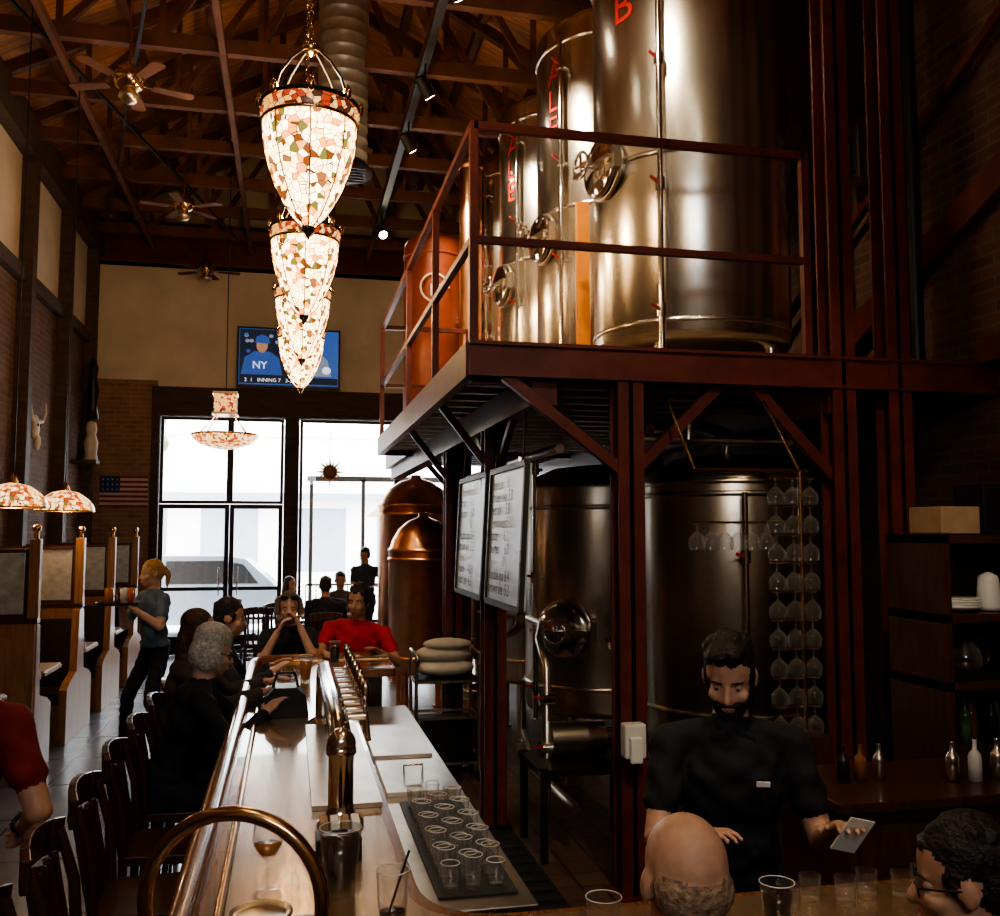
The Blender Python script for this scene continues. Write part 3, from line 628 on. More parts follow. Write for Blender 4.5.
tank('stainless_brew_tank',2.5,7.6,.6,.55,2.3,steel_dk,0,man=[(228,1.2)],bands=(.75,2.15),manr=.2,pipe=[(205,.5,2.6)])
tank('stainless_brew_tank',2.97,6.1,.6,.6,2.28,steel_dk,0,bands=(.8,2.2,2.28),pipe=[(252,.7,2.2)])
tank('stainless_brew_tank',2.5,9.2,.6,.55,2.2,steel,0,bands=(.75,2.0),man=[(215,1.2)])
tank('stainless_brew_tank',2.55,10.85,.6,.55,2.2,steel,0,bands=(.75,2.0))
tank('copper_brew_kettle',1.45,10.6,.38,.45,1.74,copper,0,top='dome',bands=(.6,1.66))
tank('copper_mash_tun',1.66,12.9,.5,.5,2.3,copper,0,top='dome',bands=(.7,2.2))
b=B()
for pts,r in (([(1.55,5.4,2.45),(1.55,7,2.45),(1.75,7.6,2.5),(1.75,9.5,2.5)],.03),([(1.6,5.9,.0),(1.6,5.9,1.1),(1.6,6.1,1.25),(1.75,6.6,1.3),(1.78,7.1,1.3)],.025),([(1.7,5.6,.3),(1.7,6.6,.3),(1.75,7.1,.45)],.03),([(2.0,5.3,2.5),(3.0,5.3,2.5)],.025),([(2.3,5.25,2.5),(2.3,5.25,2.65),(2.5,5.3,2.7),(2.9,5.4,2.7)],.03),([(1.9,5.4,.15),(1.9,5.4,2.5)],.02),([(2.9,6.0,2.5),(2.9,5.95,2.62),(2.6,5.8,2.66),(2.2,5.6,2.6)],.035)):
    b.tube(pts,r,steel_dk,10)
for p in ((1.6,5.9,.6),(1.6,5.9,.9),(1.9,5.4,1.3),(1.55,6.2,2.45)): b.cyl((p[0]-.05,p[1],p[2]),(p[0]+.05,p[1],p[2]),.04,chrome); b.bar(p,(p[0]-.1,p[1]-.08,p[2]+.03),.015,.02,redl)
b.end('brewery_piping')
b=B()
for x in (1.5,2.1): b.bar((x,5.6,0),(x,5.6,.55),.04,.04,blacksteel); b.bar((x,6.1,0),(x,6.1,.55),.04,.04,blacksteel)
b.box((1.47,5.57,.5),(2.13,6.13,.54),blacksteel); b.cyl((1.6,5.85,.66),(1.95,5.85,.66),.11,steel_dk,seg=20); b.cyl((1.95,5.85,.66),(2.05,5.85,.66),.07,chrome,seg=16)
b.end('pump_stand')
chalkb=M('menu_board_glare',(.50,.57,.62),.3,0,.3,3); chalk=M('chalk_white',(.95,.97,.97),.9,0,.05,5); fr=M('board_frame',(.03,.025,.02),.5,0,.1,5)  # pale blue-grey board colour has glare painted into it
chalkd=M('menu_ink',(.10,.12,.13),.8,0,.05,5)
names=['pale ale   5.5','amber ale  5.0','red ale    5.8','hefeweizen 5.2','stout      6.1','porter     6.0','ipa        7.0','double ipa 8.4','brown ale  5.3','pilsner    4.9','kolsch     4.8','peach ale  4.2']
for k,(ya,yb) in enumerate(((5.12,6.05),(6.2,7.2))):
    b=B(); zt,zb=2.34,1.52
    xt,xb=1.28,1.24
    lean=(xb-xt)
    def Q(y,z,o=0): return V((xt+lean*(zt-z)/(zt-zb)-o,y,z))
    b.add([Q(ya,zb),Q(yb,zb),Q(yb,zt),Q(ya,zt),Q(ya,zb,-.03),Q(yb,zb,-.03),Q(yb,zt,-.03),Q(ya,zt,-.03)],[(0,1,2,3),(7,6,5,4),(0,4,5,1),(1,5,6,2),(2,6,7,3),(3,7,4,0)],chalkb)
    for p,q in ((Q(ya,zb),Q(yb,zb)),(Q(yb,zb),Q(yb,zt)),(Q(yb,zt),Q(ya,zt)),(Q(ya,zt),Q(ya,zb))): b.bar(p,q,.03,.035,fr)
    up=(Q(ya,zt)-Q(ya,zb)).normalized()
    for j in range(9): text_on(b,names[(j+k*3)%12],.1,Q(yb-.07,zt-.12-.08*j,.006),(0,-1,0),up,chalk if j%3==0 else chalkd)
    for y in (ya+.1,yb-.1): b.cyl(Q(y,zt),(1.3,y,DZ-.31),.006,blacksteel,seg=6)
    b.end('chalkboard_menu')
b=B(); cx,cy=2.56,4.62
b.cyl((cx+.1,cy,.905),(cx+.1,cy,2.28),.014,brass,seg=10); b.cyl((cx-.5,cy,2.28),(cx+.15,cy,2.28),.012,brass,seg=10); b.cyl((cx-.5,cy,2.28),(cx-.5,5.05,2.77),.008,brass,seg=8); b.cyl((cx+.1,cy,2.28),(cx+.1,5.05,2.77),.008,brass,seg=8)
gp=[(.036,0),(.005,.008),(.005,.045),(.02,.055),(.042,.08),(.047,.105),(.04,.14)]
Rd=Matrix.Rotation(math.pi,3,'X')
for r in range(9):
    z=2.24-r*.15
    b.cyl((cx-.08,cy,z),(cx+.18,cy,z),.006,brass,seg=6)
    for x in (cx-.05,cx+.05,cx+.15): b.lathe(gp,(x,cy-.01,z),glass,16,Rd)
for i in range(6): b.lathe(gp,(cx-.5+i*.078,cy-.01,2.0),glass,16,Rd)
b.cyl((cx-.54,cy,2.005),(cx+.1,cy,2.005),.006,brass,seg=6)
b.box((cx,cy-.1,.0),(cx+.2,cy+.1,.9),dkwood)
b.end('stemware_rack')
b=B(); b.lathe([(.19,0),(.2,.02),(.2,.06),(.185,.08),(.19,.12),(.2,.15),(.2,.28),(.208,.3),(.2,.32),(.2,.45),(.19,.48),(.185,.51),(.2,.53),(.2,.57),(.19,.59),(.18,.59),(.175,.52),(.001,.52)],(1.68,8.4,0),steel,32); b.lathe([(.03,.52),(.03,.56),(.001,.56)],(1.68,8.4,0),chrome,14); b.end('beer_keg')
b=B(); x0,x1,y0,y1=.98,1.48,7.5,7.85
for x in (x0,x1):
    for y in (y0,y1): b.cyl((x,y,.1),(x,y,.98),.014,steel_dk,seg=8); b.cyl((x-.015,y,.05),(x+.015,y,.05),.05,black,seg=14)
    b.tube([(x,y0,.9),(x,y0-.1,.95),(x,y0-.1,1.0),(x,y1,1.0)],.014,steel_dk,8)
for z in (.15,.5,.78): 
    for p,q in (((x0,y0),(x1,y0)),((x0,y1),(x1,y1)),((x0,y0),(x0,y1)),((x1,y0),(x1,y1))): b.bar((*p,z),(*q,z),.02,.02,steel_dk)
b.box((x0,y0,.78),(x1,y1,.8),blacksteel); b.box((x0,y0,.15),(x1,y1,.17),blacksteel); b.box((x0+.04,y0+.04,.17),(x1-.04,y1-.04,.48),blacksteel)
b.end('utility_cart')
b=B(); b.ell((1.23,7.67,.875),(.24,.18,.075),tansack,seg=24,rings=14); b.ell((1.22,7.68,.98),(.23,.17,.07),tansack,seg=24,rings=14); b.ell((1.25,7.66,1.06),(.2,.15,.045),tansack,seg=24); b.end('malt_sacks')
# ------------------------------------------------------------------ decor
b=B(); x0,z0=-2.95,2.35; w,h=.72,.5
rm=M('flag_red',(.3,.03,.025),.8,0,.2,8); wm=M('flag_white',(.55,.5,.42),.8,0,.2,8); bm=M('flag_blue',(.03,.05,.16),.8,0,.2,8)
for i in range(13): b.box((x0,YB-.04,z0+h*i/13),(x0+w,YB-.01,z0+h*(i+1)/13),rm if i%2==0 else wm)
b.box((x0,YB-.045,z0+h*6/13),(x0+w*.42,YB-.04,z0+h),bm)
for i in range(4):
    for j in range(3): b.ell((x0+.05+.07*i,YB-.047,z0+h*6/13+.05+.08*j),(.012,.003,.012),wm,seg=6,rings=4)
b.end('wooden_flag_plaque')
bone=M('bone',(.6,.52,.4),.7,0,.2,10)
b=B(); c=(XL+.1,12.2,3.2)
b.ell(c,(.05,.1,.16),bone); b.ell((c[0]+.03,c[1],c[2]-.17),(.04,.06,.1),bone)
for s_ in (-1,1): b.tube([(c[0],c[1]+s_*.08,c[2]+.08),(c[0]+.02,c[1]+s_*.25,c[2]+.1),(c[0]+.03,c[1]+s_*.35,c[2]+.22),(c[0]+.03,c[1]+s_*.36,c[2]+.34)],[.03,.025,.018,.005],bone,8); b.ell((c[0]+.05,c[1]+s_*.05,c[2]+.03),(.01,.02,.02),black,seg=8,rings=6)
b.end('cattle_skull')
b=B(); c=V((XL+.25,14.7,3.0)); b.box((XL+.0,14.55,2.95),(XL+.35,14.85,3.0),headerw); b.lathe([(.001,0),(.1,0),(.08,.1),(.1,.25),(.06,.38),(.08,.45),(.06,.55),(.001,.58)],c,bone,16); b.lathe([(.001,0),(.1,0),(.06,.2),(.09,.4),(.05,.6),(.07,.75),(.02,.9),(.001,.9)],c+V((0,.0,.6)),black,12); b.end('carved_figurine')
sunm=M('sun_metal',(.35,.17,.06),.5,.6,.3,8)
b=B(); c=V((.62,15.9,2.95)); b.ell(c,(.11,.03,.11),sunm)
for k in range(16):
    t=2*math.pi*k/16; d=V((math.cos(t),0,math.sin(t))); n=V((-d.z,0,d.x)); L=.25 if k%2==0 else .19
    p=[c+d*.1+n*.025,c+d*L,c+d*.1-n*.025]
    b.add([q+V((0,.005,0)) for q in p]+[q-V((0,.005,0)) for q in p],[(0,1,2),(5,4,3),(0,3,4,1),(1,4,5,2),(2,5,3,0)],sunm)
b.ell(c+V((-.035,-.03,.03)),(.015,.01,.01),black,seg=8,rings=6); b.ell(c+V((.035,-.03,.03)),(.015,.01,.01),black,seg=8,rings=6); b.ell(c+V((0,-.032,-.01)),(.012,.015,.03),sunm,seg=8,rings=6)
b.cyl(c+V((0,0,.1)),(c.x,15.93,3.85),.003,black,seg=5); b.end('sun_ornament')
def table(x,y,z=.76,r=.38):
    b=B(); b.lathe([(.001,z-.03),(r,z-.03),(r+.01,z-.015),(r,z),(.001,z)],(x,y,0),dkwood,32); b.cyl((x,y,.03),(x,y,z-.03),.035,blacksteel); b.lathe([(.001,.04),(.05,.04),(.24,.02),(.25,0),(.001,0)],(x,y,0),blacksteel,20); b.end('round_dining_table')
table(.5,13.2,.76,.3); table(-.35,14.3,.76,.35)
for x,y,a in ((.45,12.4,math.pi/2),(.72,14.0,-math.pi/2),(-.05,13.75,-.9),(-.4,13.5,math.pi/2),(-.75,14.8,-1.0)): barchair(x,y,a,.46,.45,'wooden_dining_chair')
# ------------------------------------------------------------------ exterior
b=B(); b.box((-25,16.3,-.25),(30,19,-.02),sidewalk); b.box((-25,19,-.3),(30,32,-.12),asphalt); b.box((-25,32,-.3),(30,34,-.02),sidewalk); b.end('street_ground')
bwall=M('far_building_wall',(.88,.84,.78),.9,0,.1,1); bwin=M('far_building_glass',(.3,.33,.38),.2,0,.1,2)
b=B(); b.box((-16,34,0),(20,38,5.5),bwall)
for x in range(-15,20,3): b.box((x,33.97,.6),(x+1.9,34,2.8),bwin)
b.box((-16,33.2,3.1),(20,34,3.3),bwin); b.box((-16,33.9,5.3),(20,38.1,5.7),bwall); b.end('street_building')
def car(cx,cy,col,L=4.6):
    cm=M('car_paint',col,.25,.3,.05,3,coat=1); b=B(); h=.9
    bp=[(0,.3),(0,.75),(.12,.95),(.95,1.05),(1.5,1.55),(1.75,1.62),(3.6,1.62),(3.95,1.55),(4.5,1.05),(4.6,.9),(4.6,.35),(4.2,.28),(.3,.28)]
    b.prism([(cx-L/2+p[0],p[1]-.12) for p in bp],1,cy-h,cy+h,cm)
    for wn in ([(1.15,1.07),(1.6,1.5),(2.35,1.52),(2.35,1.07)],[(2.45,1.07),(2.45,1.52),(3.5,1.52),(3.9,1.45),(4.2,1.07)]):
        for s_ in (-1,1):
            yy_=cy+s_*(h+.005); b.add([(cx-L/2+p[0],yy_,p[1]-.12) for p in wn],[tuple(range(len(wn)))],black)
    for wx in (.85,3.7):
        for s_ in (-1,1):
            x=cx-L/2+wx; b.cyl((x,cy+s_*(h-.2),.22),(x,cy+s_*(h+.02),.22),.34,black,seg=28); b.cyl((x,cy+s_*(h+.02),.22),(x,cy+s_*(h+.03),.22),.2,chrome,seg=20)
    b.ell((cx-L/2+4.5,cy-.6,.65),(.1,.15,.08),white); b.box((cx-L/2+1.9,cy-h-.02,.8),(cx-L/2+2.1,cy-h,.84),chrome)
    b.end('parked_car',.05)
car(-2.5,20.4,(.22,.26,.32)); car(4.6,24.5,(.12,.14,.2)); car(-5.5,28,(.5,.1,.08))
b=B(); um=M('umbrella_canvas',(.45,.33,.2),.9,0,.1,4); b.cyl((2.2,17.7,0),(2.2,17.7,2.75),.03,blacksteel); b.lathe([(.85,2.25),(.5,2.5),(.05,2.7)],(2.2,17.7,0),um,8,smooth=False); b.lathe([(.001,.06),(.25,.05),(.28,-.02)],(2.2,17.7,0),blacksteel,16); b.end('patio_umbrella')
b=B()
for i in range(16): b.cyl((.3+i*.2,18.8,-.02),(.3+i*.2,18.8,.95),.012,blacksteel,seg=6)
b.bar((.3,18.8,.95),(3.3,18.8,.95),.04,.04,blacksteel); b.bar((.3,18.8,.15),(3.3,18.8,.15),.03,.03,blacksteel)
for x in (.35,1.35,2.6): b.box((x,18.78,-.02),(x+.07,18.85,3.0),blacksteel)
b.box((.3,18.78,2.95),(3.3,18.85,3.05),blacksteel)
b.end('patio_fence')
trk=M('tree_bark',(.2,.12,.07),.9,0,.3,8); lf=M('tree_leaves',(.14,.22,.06),.8,0,.5,6)
b=B(); b.tube([(-3.6,18.3,-.02),(-3.55,18.3,1.5),(-3.4,18.4,3)],[.14,.11,.08],trk,10)
for i in range(26): b.ell((-3.4+random.uniform(-1.1,1.1),18.4+random.uniform(-.8,.8),3.6+random.uniform(-.7,.9)),(.35,.35,.25),lf,seg=8,rings=6)
b.end('street_tree')

# ------------------------------------------------------------------ people
matc={}
def cm(kind,col,rough,**k):
    key=(kind,col)
    if key not in matc: matc[key]=M(kind,col,rough,0,k.get('noise',.12),k.get('ns',25),bump=k.get('bump',0))
    return matc[key]
def person(name,x,y,face,ph,lean=0,hp=0,hy=0,lh=None,rh=None,lf=None,rf=None,skin=(.55,.30,.2),hair=(.03,.018,.012),shirt=(.02,.02,.02),pants=(.02,.02,.025),shoe=(.015,.012,.01),style='short',sleeve='short',s=1.0,w=1.0,vox=.009,beard=None,glasses=False,seat=False,side=0,le=None,re=None,curl=.5,ln=None,rn=None,badge=False,belly=0):
    a=math.radians(face);F=V((math.cos(a),math.sin(a),0));R=V((math.sin(a),-math.cos(a),0));U=V((0,0,1))
    L=math.radians(lean);Sd=math.radians(side)
    S=(U*math.cos(L)*math.cos(Sd)+F*math.sin(L)+R*math.sin(Sd)).normalized(); CF=(F-S*F.dot(S)).normalized(); CR=CF.cross(S).normalized()
    pr=[]
    def cap(a_,b_,ra,rb,l): pr.append(('c',V(a_),V(b_),ra*s,rb*s,l))
    def el(c,rad,l,Rm): pr.append(('e',V(c),Rm,V(rad)*s,l))
    pel=V((x,y,ph)); neck=pel+S*.52*s
    T=Matrix((CR,CF,S)).transposed()
    el(pel+S*.0*s,(.165*w,.12,.125),'pants',T); el(pel+S*.14*s+CF*belly,(.148*w,.112+belly,.15),'shirt',T)
    el(pel+S*.33*s+CF*.005,(.172*w,.122,.19),'shirt',T); el(pel+S*.42*s-CF*.01,(.165*w,.105,.10),'shirt',T)
    el(pel+S*.05*s,(.168*w,.123,.07),'shirt',T)
    sh={}
    for k,sg in (('l',-1),('r',1)):
        q=pel+S*.445*s+CR*sg*.185*w*s; sh[k]=q
        cap(neck-S*.03*s+CR*sg*.03*s,q,.05,.058,'shirt')
    Fh=Matrix.Rotation(math.radians(hy),3,'Z')@F; P=math.radians(hp)
    hf=Fh*math.cos(P)-U*math.sin(P); hu=Fh*math.sin(P)+U*math.cos(P)
    tl=Matrix.Rotation(Sd*.5,3,F); hf=tl@hf; hu=tl@hu; hr=hf.cross(hu).normalized()
    N=(S+U*.9).normalized(); hc=neck+N*.155*s+hf*.015*s
    H=Matrix((hr,hf,hu)).transposed()
    hpnt=lambda p: hc+(H@V(p))*s
    cap(neck-S*.03*s,hpnt((0,-.02,-.055)),.058,.052,'skin'); cap(neck-S*.055*s,neck-S*.02*s,.075,.066,'shirt')
    el(hpnt((0,-.012,.028)),(.075,.093,.088),'skin',H); el(hpnt((0,.028,-.042)),(.058,.062,.074),'skin',H)
    el(hpnt((0,.062,-.094)),(.027,.022,.02),'skin',H); el(hpnt((0,.066,.016)),(.048,.016,.011),'skin',H)
    cap(hpnt((0,.082,.002)),hpnt((0,.104,-.034)),.008,.0125,'skin'); el(hpnt((0,.092,-.038)),(.018,.012,.009),'skin',H)
    for sg in(-1,1):
        el(hpnt((sg*.038,.058,-.034)),(.024,.026,.022),'skin',H); el(hpnt((sg*.078,-.006,-.012)),(.009,.02,.031),'skin',H); el(hpnt((sg*.042,.02,-.075)),(.02,.035,.025),'skin',H)
    el(hpnt((0,.08,-.068)),(.024,.014,.014),'skin',H)
    if style!='bald':
        el(hpnt((0,-.024,.046)),(.080,.094,.082),'hair',H); el(hpnt((0,-.055,-.005)),(.075,.058,.072),'hair',H)
        for sg in (-1,1): el(hpnt((sg*.068,.008,.012)),(.012,.03,.035),'hair',H)
    else:
        el(hpnt((0,-.045,-.012)),(.0762,.0625,.060),'hair',H)
    if style in('quiff','short'):
        rr=random.Random(5)
        for k in range(30):
            t=rr.uniform(0,6.28);p_=rr.uniform(.0,1.25); d=V((math.sin(p_)*math.cos(t)*.072,math.sin(p_)*math.sin(t)*.085-.024,math.cos(p_)*.074+.048))
            el(hpnt(d),(.02,.02,.014),'hair',H)
    if style=='quiff': el(hpnt((0,.035,.105)),(.060,.045,.03),'hair',H); el(hpnt((.02,.055,.1)),(.038,.03,.024),'hair',H); el(hpnt((-.02,.06,.108)),(.03,.025,.02),'hair',H)
    if style=='bob':
        for sg in(-1,1): el(hpnt((sg*.06,-.02,-.02)),(.035,.07,.085),'hair',H)
        el(hpnt((0,-.07,-.02)),(.085,.05,.09),'hair',H); el(hpnt((0,-.02,.07)),(.088,.098,.075),'hair',H)
    if style=='long':
        for sg in(-1,1): el(hpnt((sg*.065,-.01,-.05)),(.028,.05,.12),'hair',H)
        el(hpnt((0,-.08,-.1)),(.085,.045,.16),'hair',H)
    if style=='ponytail': cap(hpnt((0,-.11,.03)),hpnt((0,-.15,-.03)),.03,.028,'hair'); cap(hpnt((0,-.15,-.03)),hpnt((0,-.13,-.14)),.028,.012,'hair')
    if style=='bun': el(hpnt((0,-.11,.05)),(.04,.035,.04),'hair',H)
    if style=='curly':
        rr=random.Random(3)
        for k in range(34):
            t=rr.uniform(0,6.28);p_=rr.uniform(.1,2.0); d=V((math.sin(p_)*math.cos(t)*.08,math.sin(p_)*math.sin(t)*.09-.03,math.cos(p_)*.085+.04))
            if d.y>.03 and d.z<.05: continue
            el(hpnt(d),(.024,.024,.024),'hair',H)
    if beard:
        el(hpnt((0,.034,-.068)),(.062,.06,.058),'beard',H); el(hpnt((0,.066,-.1)),(.034,.028,.026),'beard',H)
        for sg in(-1,1): el(hpnt((sg*.062,.005,-.035)),(.014,.02,.045),'beard',H)
        cap(hpnt((-.028,.088,-.058)),hpnt((.028,.088,-.058)),.007,.007,'beard')
    def ik(p,t,l1,l2,hint):
        d=t-p;D=d.length;mx=(l1+l2)*.995
        if D>mx: t=p+d*(mx/D);d=t-p;D=mx
        D=max(D,abs(l1-l2)+.02); u=d.normalized(); aa=(l1*l1-l2*l2+D*D)/(2*D); hh=math.sqrt(max(0,l1*l1-aa*aa))
        h=V(hint);h=(h-u*h.dot(u)); h=h.normalized() if h.length>1e-4 else U.cross(u).normalized()
        return p+u*aa+h*hh,t
    hands=[]
    for k,sg,tg,eh,nn in (('l',-1,lh,le,ln),('r',1,rh,re,rn)):
        if tg is None: tg=sh[k]-U*.52*s+F*.1*s+R*sg*.08
        el_,wr=ik(sh[k],V(tg),.285*s,.25*s,eh or (R*sg*.6-U*.7-F*.5))
        d=(wr-el_).normalized()
        if sleeve=='short':
            mid=sh[k].lerp(el_,.62); cap(sh[k],mid,.06,.056,'shirt'); cap(mid,el_,.044,.04,'skin'); cap(el_,wr,.041,.027,'skin')
        else:
            cap(sh[k],el_,.06,.05,'shirt'); cap(el_,el_.lerp(wr,.9),.05,.036,'shirt'); cap(el_.lerp(wr,.85),wr,.028,.026,'skin')
        n=V(nn) if nn else V((0,0,-1)); n=(n-d*n.dot(d)); n=n.normalized() if n.length>.1 else -CF
        t=d.cross(n)*sg; Rm=Matrix((t,d,n)).transposed()
        el(wr+d*.048*s,(.040,.052,.015),'skin',Rm); fr_=.0085 if vox<.0085 else .0098
        for off,ln_ in ((.029,.07),(.010,.078),(-.010,.073),(-.028,.058)):
            p=wr+(d*.088+t*off)*s; q=d.copy()
            for j,fr2 in enumerate((.45,.32,.26)):
                an=curl*(.6+.3*j)*.8; q=(q*math.cos(an*.8)+n*math.sin(an*.8)).normalized() if j else (d*math.cos(an*.6)+n*math.sin(an*.6)+t*off*3).normalized()
                p2=p+q*ln_*fr2*s; cap(p,p2,fr_*(1-.08*j),fr_*(.93-.1*j),'skin'); p=p2
        p=wr+(d*.02+t*.028)*s; q=(d*.65+t*.75).normalized(); p2=p+q*.04*s; cap(p,p2,.012,.0105,'skin'); q=(d*.8+t*.35+n*.35).normalized(); cap(p2,p2+q*.032*s,.0105,.009,'skin')
        hands.append(wr)
    for k,sg,tg in (('l',-1,lf),('r',1,rf)):
        hip=pel+R*sg*.09*w*s-U*.03*s
        if tg is None: tg=(hip+F*(.42 if seat else .02)*s); tg=V((tg.x,tg.y,max(.09,(ph-.47*s) if seat else .09)))
        kn,an=ik(hip,V(tg),.43*s,.43*s,F+U*.6)
        cap(hip,kn,.09*w,.062,'pants'); cap(kn,kn.lerp(an,.35),.061,.058,'pants'); cap(kn.lerp(an,.35),an,.058,.044,'pants')
        cap(an-U*.03*s-F*.02*s,an+F*.13*s-U*.05*s,.042,.034,'shoe'); cap(an,an-U*.04*s,.042,.04,'shoe')
    b=B(); dummy=skinm=cm('skin_tone',skin,.5,noise=.14,ns=30,bump=.08)
    for p in pr:
        if p[0]=='c':
            b.ell(p[1],(p[3],)*3,dummy,seg=14,rings=9); b.ell(p[2],(p[4],)*3,dummy,seg=14,rings=9)
            if (p[2]-p[1]).length>1e-4: b.cyl(p[1],p[2],p[3]*.995,dummy,r1=p[4]*.995,seg=14)
        else: b.ell(p[1],tuple(p[3]),dummy,R=p[2],seg=18,rings=12)
    tmp=b.end('tmp',origin=(x,y,0))
    m=tmp.modifiers.new('r','REMESH'); m.mode='VOXEL'; m.voxel_size=vox; m.use_smooth_shade=True
    m=tmp.modifiers.new('s','SMOOTH'); m.factor=.5; m.iterations=3
    bpy.context.view_layer.update()
    me=bpy.data.meshes.new_from_object(tmp.evaluated_get(bpy.context.evaluated_depsgraph_get()))
    bpy.data.objects.remove(tmp)
    labs=['skin','hair','shirt','pants','shoe','beard']
    mats=[skinm,cm('hair',hair,.55,ns=75,noise=.55,bump=.9),cm('shirt_fabric',shirt,.85,ns=8,noise=.25,bump=1.0),cm('trouser_fabric',pants,.85,ns=8,noise=.25,bump=1.0),cm('shoe_leather',shoe,.4),cm('beard_hair',beard or hair,.7,ns=90,noise=.5,bump=.8)]
    me.materials.clear()
    for q in mats: me.materials.append(q)
    n=len(me.polygons); cen=np.empty(n*3); me.polygons.foreach_get('center',cen); cen=cen.reshape(-1,3)+np.array((x,y,0))
    best=np.full(n,1e9);lab=np.zeros(n,int); cloth=np.full(n,1e9)
    for p in pr:
        if p[0]=='c':
            A=np.array(p[1]);D=np.array(p[2])-A;dd=max(D@D,1e-9);t=np.clip(((cen-A)@D)/dd,0,1);dist=np.linalg.norm(cen-(A+t[:,None]*D),axis=1)-(p[3]+t*(p[4]-p[3]))
        else:
            q=(cen-np.array(p[1]))@np.array(p[2]);r=np.array(p[3]); k=np.linalg.norm(q/r,axis=1); g=np.linalg.norm(q/(r*r),axis=1)+1e-9; dist=k*(k-1)/g
        l=labs.index(p[-1]); mk=dist<best; best[mk]=dist[mk]; lab[mk]=l
    me.polygons.foreach_set('material_index',lab.astype(np.int32)); me.polygons.foreach_set('use_smooth',[True]*n)
    # cloth folds: displace shirt/trouser vertices slightly with a smooth wave field
    nv=len(me.vertices); co=np.empty(nv*3); me.vertices.foreach_get('co',co); co=co.reshape(-1,3)
    nr=np.empty(nv*3); me.vertices.foreach_get('normal',nr); nr=nr.reshape(-1,3)
    isc=np.zeros(nv); cnt=np.zeros(nv)
    for pl in range(0): pass
    lv=np.empty(len(me.loops),dtype=np.int32); me.loops.foreach_get('vertex_index',lv)
    lt=np.empty(n,dtype=np.int32); me.polygons.foreach_get('loop_total',lt)
    pl=np.repeat(((lab==2)|(lab==3)).astype(float),lt)
    np.add.at(isc,lv,pl); np.add.at(cnt,lv,1); wgt=np.where(isc>=cnt-.5,1,0)
    ph1=co[:,2]*62+co[:,0]*38+np.sin(co[:,1]*31)*1.7; ph2=co[:,0]*55-co[:,2]*30+co[:,1]*47+np.sin(co[:,2]*23)*2
    amp=(.0032*np.sin(ph1)+.0024*np.sin(ph2))*wgt
    co=co+nr*amp[:,None]; me.vertices.foreach_set('co',co.ravel())
    me.update(); me.name=name
    ob=bpy.data.objects.new(name,me); sc.collection.objects.link(ob); ob.location=(x,y,0)
    b=B(); ew=cm('eye_white',(.6,.58,.55),.2); ei=cm('iris_dark',(.03,.02,.015),.2); lip=cm('lips',tuple(c*k for c,k in zip(skin,(.75,.5,.5))),.5); brow=mats[1]
    for sg in (-1,1):
        e=hpnt((sg*.032,.0655,-.004)); b.ell(e,(.0125*s,)*3,ew,seg=12,rings=8); b.ell(e+(H@V((0,.0085,-.002)))*s,(.006*s,)*3,ei,seg=10,rings=6)
        b.ell(e+(H@V((0,0,.0035)))*s,(.0138*s,.0133*s,.0105*s),skinm,R=H,seg=12,rings=8)
        b.tube([hpnt((sg*.014,.082,.016)),hpnt((sg*.032,.083,.022)),hpnt((sg*.05,.07,.016))],[.0035*s,.004*s,.002*s],brow,6)
    b.ell(hpnt((0,.094,-.066)),(.022*s,.006*s,.0045*s),lip,R=H,seg=12,rings=6); b.ell(hpnt((0,.092,-.074)),(.018*s,.007*s,.0055*s),lip,R=H,seg=12,rings=6)
    b.end('face_details',parent=ob)
    if glasses:
        b=B()
        for sg in(-1,1):
            b.tube([hpnt((sg*.034+.024*math.cos(t),.088,-.004+.019*math.sin(t))) for t in [2*math.pi*i/16 for i in range(16)]],.0022,black,6,True)
            b.tube([hpnt((sg*.058,.086,.002)),hpnt((sg*.078,.05,.002)),hpnt((sg*.083,-.01,-.002))],.0022,black,6)
        b.tube([hpnt((-.01,.09,-.002)),hpnt((.01,.09,-.002))],.0022,black,6); b.end('eyeglasses',parent=ob)
    if badge:
        b=B(); b.obox(pel+S*.37*s+CF*.130*s+CR*(-.08)*s,T,(.020,.004,.007),paper); b.obox(pel+S*.335*s+CF*.132*s-CR*.08*s,T,(.008,.004,.013),steel_dk)
        b.end('name_badge',parent=ob)
        b=B()
        for sg in (-1,1): b.obox(neck-S*.035*s+CF*.06*s+CR*sg*.035*s,T@Matrix.Rotation(sg*.5,3,'Y'),(.028,.012,.02),mats[2])
        b.end('polo_collar',.004,parent=ob)
    return ob,hc,H,hands
person('bartender',1.36,2.84,-108,.87,lean=9,hp=26,hy=-14,lh=(1.50,2.44,1.13),rh=(1.12,2.52,1.12),shirt=(.014,.014,.017),pants=(.015,.015,.017),style='quiff',beard=(.03,.018,.012),hair=(.015,.01,.008),vox=.006,le=(.3,.3,-.9),re=(-.3,.3,-.9),badge=True,s=.98,w=1.02,skin=(.60,.34,.23),belly=.01)
b=B(); Rp=Matrix.Rotation(.5,3,'X')@Matrix.Rotation(.3,3,'Y'); b.obox((1.47,2.33,1.15),Rp,(.04,.002,.055),paper); b.end('paper_receipt')
person('bald_customer',.70,1.52,88,.69,lean=12,hp=4,lh=(.60,1.70,.84),rh=(.84,1.70,.84),shirt=(.04,.04,.05),pants=(.04,.05,.09),style='bald',hair=(.40,.25,.16),skin=(.60,.34,.22),seat=True,vox=.0065,s=.97,w=1.08,lf=(.6,1.8,.25),rf=(.82,1.8,.25))
